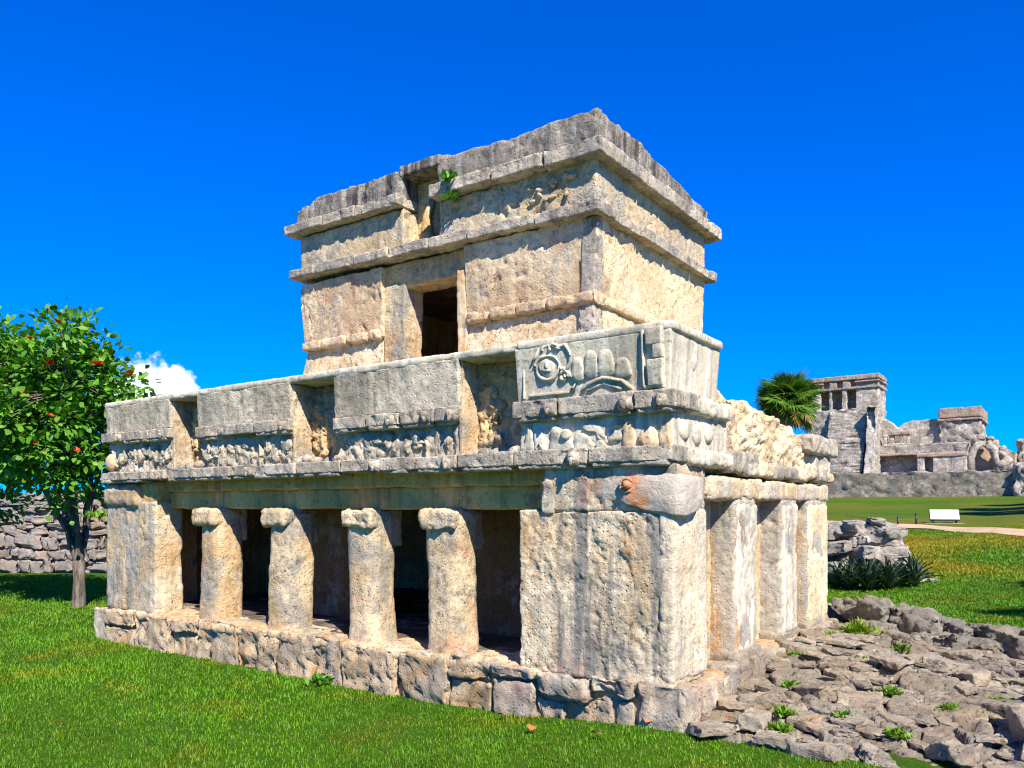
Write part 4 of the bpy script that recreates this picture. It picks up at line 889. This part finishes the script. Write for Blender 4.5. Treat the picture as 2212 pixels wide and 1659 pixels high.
# ------------------------------------------------------------------ things in the background
# low ruin behind the agave
ru = thing('ruined_wall', 'low grey ruined wall stump behind the agave clump', 'ruin', (-2.6, 14.2, -.1))
def ruin_w(V):
    V = V.copy(); t = np.clip(V[:, 2]/1.4, 0, 1); V[:, 0] -= .25*t*t*(V[:, 0] > -2); V[:, 2] += .08*n1(V[:, 0], 9, 3)*t; return V
rc = block('core', (-5.2, 13.5, -.3), (-.95, 15.6, 1.32), M_ruin, ru, res=.05, rad=.06, amp=.08, f=1.6, pit=.08, pf=3, rub=.03, rf=3.2, warp=ruin_w)
RS = [(-3.4+2.5*((q*.618) % 1), 13.42+.12*((q*.37) % 1), .1+1.15*((q*.414+.2) % 1), .16+.14*((q*.73) % 1)) for q in range(30)]
for k, (x_, y_, z_, s_) in enumerate(RS+list(((-1.35, 13.75, 1.36, .20), (-1.7, 13.7, 1.28, .22), (-2.15, 13.6, 1.22, .26), (-1.1, 13.6, .95, .22), (-1.5, 13.45, .7, .3), (-2.2, 13.45, .75, .33), (-.95, 13.5, .55, .25), (-.7, 13.6, .28, .26), (-.45, 13.7, .12, .2), (-2.7, 13.5, 1.0, .3), (-2.0, 13.4, .3, .34), (-2.6, 13.4, .35, .3), (-.2, 13.75, .08, .13)))):
    put('stone', slab_mesh('ruin_stone', 1300+k, .25, (1., .8, .7), .2), M_ruin, ru, (x_, y_, z_), (rg.uniform(-.15, .15), rg.uniform(-.15, .15), rg.uniform(0, 6)), (s_*1.5, s_*1.1, s_*.75))

# sign board, its supports, two short posts by the path
M_metal = Mat('sign_steel', .5, .4).done((.03, .03, .032))
m = Mat('sign_board', .35, .5); M_board = m.done(m.mix(m.ramp(m.noise((1, 1, 18), 2), [(.5, 0.), (.56, .25)]), (.74, .76, .80), (.5, .54, .6)))
sg = thing('sign_board', 'white slanted information board on the lawn beside the path', 'sign', (-2.85, 37.6, .9))
V, N, F = rbox((-.62, -.02, -.34), (.62, .02, .34), .2, .012); rx = R(-48); V = np.stack([V[:, 0], V[:, 1]*math.cos(rx)-V[:, 2]*math.sin(rx), V[:, 1]*math.sin(rx)+V[:, 2]*math.cos(rx)], 1)
def yaw(V, a=R(12)): return np.stack([V[:, 0]*math.cos(a)-V[:, 1]*math.sin(a), V[:, 0]*math.sin(a)+V[:, 1]*math.cos(a), V[:, 2]], 1)
mk('board', yaw(V)+[-2.85, 37.6, 1.33], F, M_board, sg, smooth=False)
V2 = V*[1.04, 1, 1.05]+[0, .03, -.045]; mk('frame', yaw(V2)+[-2.85, 37.6, 1.33], F, M_metal, sg, smooth=False)
for sx_ in (-.5, .5):
    A = Acc(); p = yaw(np.array([[sx_, -.12, 0]]))[0]+[-2.85, 37.6, 0]; q_ = yaw(np.array([[sx_, .2, 0]]))[0]+[-2.85, 37.6, 0]
    A.tube([(p[0], p[1], .85), (p[0], p[1], 1.17)], .03, 8); A.out('leg', M_metal, sg); A = Acc(); A.tube([(q_[0], q_[1], .85), (q_[0], q_[1], 1.5)], .03, 8); A.out('leg', M_metal, sg)
block('footing', (-3.65, 37.2, .80), (-2.0, 37.9, .93), M_terr2, sg, res=.1, rad=.03)
for (x_, y_, h_, lb) in ((-4.55, 35.6, .34, 'short dark post at the path edge nearer the low ruin'), (-3.95, 36.8, .45, 'dark post by the path just left of the sign board')):
    b = thing('post', lb, 'post', (x_, y_, float(H(x_, y_))), 'posts along the path'); A = Acc(); z0 = float(H(x_, y_)); A.tube([(x_, y_, z0-.1), (x_, y_, z0+h_)], .05, 10); A.out('shaft', M_metal, b)
    A = Acc(); A.blob((x_, y_, z0+h_+.03), (.065, .065, .05), 2, 1, 0); A.out('cap', M_metal, b)

RP = [(-7.6, 38.6), (-4.55, 35.6), (-3.95, 36.8)]
A = Acc(); pz = [float(H(*p))+.30 for p in RP]; PP = []
for q in range(2):
    for t in np.linspace(0, 1, 9, endpoint=q == 1): PP.append((RP[q][0]*(1-t)+RP[q+1][0]*t, RP[q][1]*(1-t)+RP[q+1][1]*t, pz[q]*(1-t)+pz[q+1]*t-.35*t*(1-t)*.6))
A.tube(PP, .014, 6); tag(A.out('rope', M_bark, None, (-4.55, 35.6, .8)), 'thin rope strung between the short posts by the path', 'rope')
# boundary wall behind the tree on the left: coursed stones
WL = np.array([P_cam(22.6, -500, 1095)[:2], P_cam(21.8, 300, 1095)[:2]]); dw = WL[1]-WL[0]; Lw = np.linalg.norm(dw); dw /= Lw; aw = math.atan2(dw[1], dw[0]); nw = np.array([dw[1], -dw[0]])
wl = thing('stone_wall', 'long rough grey-lilac stone wall behind the flowering tree', 'wall', (*((WL[0]+WL[1])/2), -.12)); rg = np.random.default_rng(31)
V, N, F = rbox((0, .02, -.3), (Lw, .8, 2.06), .1, .04); V = erode(V, N, .06, 2, .04, 5, 9, .05, 4); Wc = np.column_stack([WL[0]+V[:, :1]*dw-V[:, 1:2]*nw, V[:, 2]]); mk('core', Wc, F, M_wallL, wl)
SM = []
for k in range(10):
    V, N, F = rbox((-.5, -.5, -.5), (.5, .5, .5), .25, .16); V = erode(V, N, .30, 1.6, 0, 5, 1400+k*5); SM.append(mesh_from('wall_stone', V, F)); SM[-1].materials.append(M_wallL)
z = -.1; c_ = 0
while z < 1.98:
    hh = rg.uniform(.15, .34); x_ = rg.uniform(-.5, 0)
    while x_ < Lw and c_ < 290:
        w_ = rg.uniform(.16, .36)*rg.choice([1, 1, 1.6, 2.2]); zj = rg.normal(0, .03); hj = hh*rg.uniform(.7, 1.15); xy = WL[0]+dw*(x_+w_/2)+nw*(.03+rg.uniform(-.03, .03)); c_ += 1
        put('stone', SM[c_ % 10], None, wl, (xy[0], xy[1], z+hh/2+zj), (0, rg.normal(0, .09), aw+math.pi*(c_ % 2)), (w_*rg.uniform(.85, 1.0), .22, hj*.97)); x_ += w_
    z += hh

# the castle on its platform
K = thing('stone_castle', 'large grey stone castle ruin with stepped tower on the rise', 'castle', (-13, 90, 2.9))
M_cas = stone_mat('castle_masonry', (.56, .525, .51), (.46, .42, .395), grey=(.32, .31, .31), gamt=.45, streak=.25, spot=.6, orange=.12, off=201, k=.22, pits=1.2, masonry=2.2)
M_cas2 = stone_mat('castle_stucco', (.62, .58, .56), (.52, .475, .45), grey=(.38, .37, .37), gamt=.4, streak=.35, spot=.4, orange=.15, off=206, k=.25, masonry=1.6)
M_casr = stone_mat('castle_red_crown', (.44, .34, .30), (.40, .29, .24), grey=(.33, .29, .28), gamt=.35, streak=.5, spot=.5, off=211, k=.2)
M_arch = stone_mat('castle_arch_plaster', (.52, .44, .37), (.48, .36, .26), grey=(.38, .35, .33), gamt=.35, spot=.4, orange=.3, off=216, k=.3)
def cb(name, lo, hi, mat=M_cas2, parent=K, res=.35, rad=.08, amp=.10, f=.7, pit=.10, pf=1.6, **k): return block(name, lo, hi, mat, parent, res=res, rad=rad, amp=amp, f=f, pit=pit, pf=pf, **k)
MAS = dict(rub=.14, rf=1.15, res=.22)
M_ret = stone_mat('retaining_rubble', (.36, .335, .315), (.29, .26, .235), grey=(.19, .185, .18), gamt=.45, spot=.85, orange=.1, off=221, k=.3, masonry=1.5)
rw = cb('retaining_wall', (-24., 85.0, 2.2), (1., 90., 5.35), M_ret, rub=.09, rf=1.6, res=.25, warp=lambda V: np.column_stack([V[:, 0], V[:, 1], V[:, 2]+(V[:, 2] > 4)*.22*n1(V[:, 0], 3, .9)]))
st = cb('stair_tower', (-23.2, 89.2, 5.), (-15.7, 94.5, 12.75), M_cas, **MAS)
for k in range(20):
    z_ = 5.2+k*.37; cb('step', (-20.6, 85.9+k*.155, z_-.2), (-16.6, 89.6, z_+.36), M_cas, st, res=.3, rad=.05, amp=.10, pit=.06)
cb('balustrade', (-16.35, 85.3, 5.), (-15.35, 89.6, 12.65), M_cas2, st, **dict(MAS, rub=.07), warp=lambda V: np.column_stack([V[:, 0], V[:, 1]+(V[:, 2]-5)*.34*(V[:, 1] < 87), V[:, 2]]))
# top temple: piers between openings, lintel, frieze niches, cornices
tt_ = cb('top_temple', (-23.3, 92.3, 12.6), (-15.72, 94.3, 16.2), M_cas2)
for (x0, x1) in ((-23.3, -21.9), (-21.0, -20.66), (-19.62, -19.05), (-18.1, -15.72)): cb('pier', (x0, 90.0, 12.6), (x1, 91.0 if x1 > -16 else 90.6, 15.1), M_cas2, tt_, res=.2, amp=.06)
cb('side_wall', (-16.4, 90.9, 12.6), (-15.72, 94.3, 15.2), M_cas2, tt_)
cb('side_wall', (-23.3, 90.5, 12.6), (-22.6, 94.3, 15.2), M_cas2, tt_)
cb('cornice', (-23.4, 89.82, 15.02), (-15.55, 94.4, 15.3), M_casr, tt_, res=.25, amp=.06)
for (x0, x1) in ((-23.3, -21.6), (-20.95, -20.1), (-19.5, -18.65), (-18.05, -15.7)): cb('frieze_panel', (x0, 89.95, 15.25), (x1, 90.8, 16.1), M_casr, tt_, res=.2, amp=.05)
cb('frieze_back', (-23.2, 90.35, 15.25), (-15.75, 94.2, 16.12), M_casr, tt_, amp=.05)
cb('cornice', (-23.45, 89.75, 15.72), (-21.5, 94.4, 15.92), M_casr, tt_, res=.25, amp=.05); cb('cornice', (-18.2, 89.75, 15.72), (-15.5, 94.4, 15.92), M_casr, tt_, res=.25, amp=.05)
cb('crown', (-23.4, 89.85, 16.08), (-15.6, 94.4, 16.62), M_casr, tt_, res=.2, amp=.09)
# wings and lower buildings
cb('wall', (-15.7, 90.4, 5.), (-11.2, 91.2, 7.5), M_cas2)
wg = cb('wing', (-15.8, 92.6, 5.), (-9.9, 96, 11.25), M_cas2, warp=lambda V: np.column_stack([V[:, 0], V[:, 1], V[:, 2]+(V[:, 2] > 9)*np.interp(V[:, 0], [-15.8, -15.2, -14.2, -13.6, -12.8, -10], [.5, .3, -.7, -.2, .1, .15])]), res=.25)
sh = cb('shrine', (-15.4, 91.0, 8.3), (-12.7, 92.4, 8.75), M_cas2, res=.25)
for (x0, x1) in ((-15.45, -15.0), (-14.75, -14.3), (-13.8, -13.45), (-13.1, -12.75)): cb('pier', (x0, 91.05, 8.6), (x1, 91.6, 9.75), M_cas2, sh, res=.2, amp=.05)
cb('cornice', (-14.6, 90.9, 9.7), (-12.6, 92.0, 10.1), M_casr, sh, res=.22, amp=.06)
lg = cb('ledge', (-15.6, 89.2, 7.35), (-6.9, 93.5, 8.45), M_cas, res=.25, rub=.12, rf=1.2, amp=.12)
cb('cornice', (-15.6, 88.9, 7.25), (-7., 90, 7.5), M_casr, lg, res=.25, amp=.06)
lo_ = cb('lower_building', (-11.5, 89.1, 5.), (-7., 91, 7.4), M_cas2)
for (x0, x1) in ((-11.55, -10.82), (-10.05, -6.95)): cb('wall', (x0, 88.0, 5.2), (x1, 88.7, 7.0), M_cas2, lo_, res=.2, amp=.06)
cb('side_wall', (-11.5, 88.5, 5.2), (-10.9, 89.5, 7.1), M_cas2, lo_); cb('side_wall', (-7.6, 88.5, 5.2), (-6.98, 89.5, 7.1), M_cas2, lo_)
cb('lintel', (-11.6, 87.9, 6.95), (-6.9, 89.4, 7.35), M_casr, lo_, res=.22, amp=.05)
tw = cb('side_tower', (-10.0, 92.0, 5.), (-6.1, 99., 11.1), M_cas, **MAS)
cb('cornice', (-10.15, 91.8, 11.0), (-5.9, 99.2, 11.28), M_casr, tw, res=.25, amp=.06); cb('crown', (-10.05, 91.9, 11.35), (-6.0, 99.1, 12.45), M_casr, tw, res=.22, amp=.08)
cb('crown_band', (-9.95, 92.05, 11.2), (-6.1, 99., 11.4), M_casr, tw, res=.3)
# broken vault: hollow shell with a plastered inside
av = cb('vault_back', (-6.8, 90.8, 5.), (-4.4, 92, 8.7), M_arch, rub=.05, rf=1)
A = Acc(); A.tube([(-6.75, 89.6, 5.), (-6.75, 89.6, 6.9), (-6.5, 89.7, 7.8), (-5.9, 89.8, 8.4), (-5.2, 89.8, 8.3), (-4.7, 89.9, 7.6), (-4.45, 90, 6.5), (-4.4, 90, 5.)], [.45, .42, .42, .5, .45, .40, .4, .42], 9); A.out('vault_arch', M_cas, av, noise=.16, nf=1.6)
for k, (x_, y_, z_, s_) in enumerate(((-5.8, 89.9, 8.9, .55), (-6.4, 89.9, 8.5, .6), (-5.1, 90, 8.75, .5), (-4.1, 90.2, 7.0, .8), (-3.6, 90.4, 6.4, .9), (-3.2, 90.2, 5.6, .8), (-4.0, 90, 5.8, .8), (-2.4, 88, 5.3, .9), (-1.2, 87, 5.2, 1.1), (-3.9, 90.6, 7.7, .5))):
    put('stone', rock_mesh('castle_stone', 1500+k, 2, .8), M_cas, av, (x_, y_, z_), (rg.uniform(0, 3), rg.uniform(0, 3), rg.uniform(0, 6)), s_)
e_ = cb('end_building', (-4.5, 92.5, 5.), (-2.9, 97, 8.2), M_arch, warp=lambda V: np.column_stack([V[:, 0], V[:, 1], V[:, 2]-(V[:, 2] > 6.5)*.5*(V[:, 0]+4.5)]))
rr_ = thing('rubble_mound', 'dark rocky mound at the right picture edge below the castle', 'mound', (-.5, 86, 2.9)); block('mound', (-2.6, 84.0, 2.3), (6., 92, 5.9), M_cas, rr_, res=.3, rad=.6, amp=.6, f=.5, pit=.15, pf=1.2, rub=.3, rf=.9)
rb = thing('rock_stack', 'brown rocky outcrop at the right picture edge beside the castle', 'outcrop', (-1.7, 95, 5)); block('rock', (-2.9, 94.5, 4.5), (2., 98, 9.0), M_cas, rb, res=.35, rad=.5, amp=.5, f=.5, pit=.15, pf=1.2, rub=.3, rf=.8)

# clouds: real vapour in a closed box far behind the temple
SC.cycles.volume_bounces = 6; SC.cycles.volume_step_rate = 1.; SC.cycles.max_bounces = 8
def cloud(label, dep, u, v, w, hgt, thr, seed, dens):
    c = np.array(P_cam(dep, u, v)); sc = dep/1714; W_, H_ = w*sc, hgt*sc
    m = bpy.data.materials.new('cloud_vapour'); m.use_nodes = True; t = m.node_tree; t.nodes.clear(); N_ = t.nodes.new; L_ = t.links.new
    out = N_('ShaderNodeOutputMaterial'); pv = N_('ShaderNodeVolumePrincipled'); pv.inputs['Color'].default_value = (1, 1, 1, 1); pv.inputs['Anisotropy'].default_value = .0; L_(pv.outputs[0], out.inputs['Volume'])
    tcn = N_('ShaderNodeTexCoord'); ln = N_('ShaderNodeVectorMath'); ln.operation = 'LENGTH'; mp = N_('ShaderNodeMapping'); mp.inputs['Location'].default_value = (0, 0, .55); mp.inputs['Scale'].default_value = (1, 1, .72)
    L_(tcn.outputs['Object'], mp.inputs[0]); L_(mp.outputs[0], ln.inputs[0])
    nz_ = N_('ShaderNodeTexNoise'); nz_.inputs['Scale'].default_value = 2.1; nz_.inputs['Detail'].default_value = 7; nz_.inputs['Roughness'].default_value = .58
    ad = N_('ShaderNodeVectorMath'); ad.operation = 'ADD'; ad.inputs[1].default_value = (seed, seed*.7, 1.3); L_(tcn.outputs['Object'], ad.inputs[0]); L_(ad.outputs[0], nz_.inputs['Vector'])
    a = N_('ShaderNodeMath'); a.operation = 'MULTIPLY_ADD'; a.inputs[1].default_value = 1.7; L_(nz_.outputs['Fac'], a.inputs[0]); b = N_('ShaderNodeMath'); b.operation = 'SUBTRACT'; L_(a.outputs[0], b.inputs[0]); L_(ln.outputs['Value'], b.inputs[1]); a.inputs[2].default_value = -.85+thr
    d = N_('ShaderNodeMath'); d.operation = 'MULTIPLY'; d.use_clamp = False; d.inputs[1].default_value = 6.; L_(b.outputs[0], d.inputs[0])
    e = N_('ShaderNodeClamp'); L_(d.outputs[0], e.inputs[0]); g = N_('ShaderNodeMath'); g.operation = 'MULTIPLY'; g.inputs[1].default_value = dens; L_(e.outputs[0], g.inputs[0]); L_(g.outputs[0], pv.inputs['Density'])
    V, N, F = rbox((-1.25, -1.25, -1.1), (1.25, 1.25, 1.1), .6, 0); o = bpy.data.objects.new('cloud', mesh_from('cloud', V, F, False)); o.data.materials.append(m); COL.objects.link(o)
    o.location = c; o.scale = (W_, W_*.8, H_); o.rotation_euler = (0, 0, math.atan2(RGT[1], RGT[0])); return tag(o, label, 'cloud', 'clouds')
cloud('white puffy cloud low in the sky between the tree and the temple', 900, 340, 835, 105, 92, .92, 5.3, .35)
cloud('small white cloud behind the tree at the left picture edge', 950, 0, 790, 85, 55, .75, 8.1, .3)
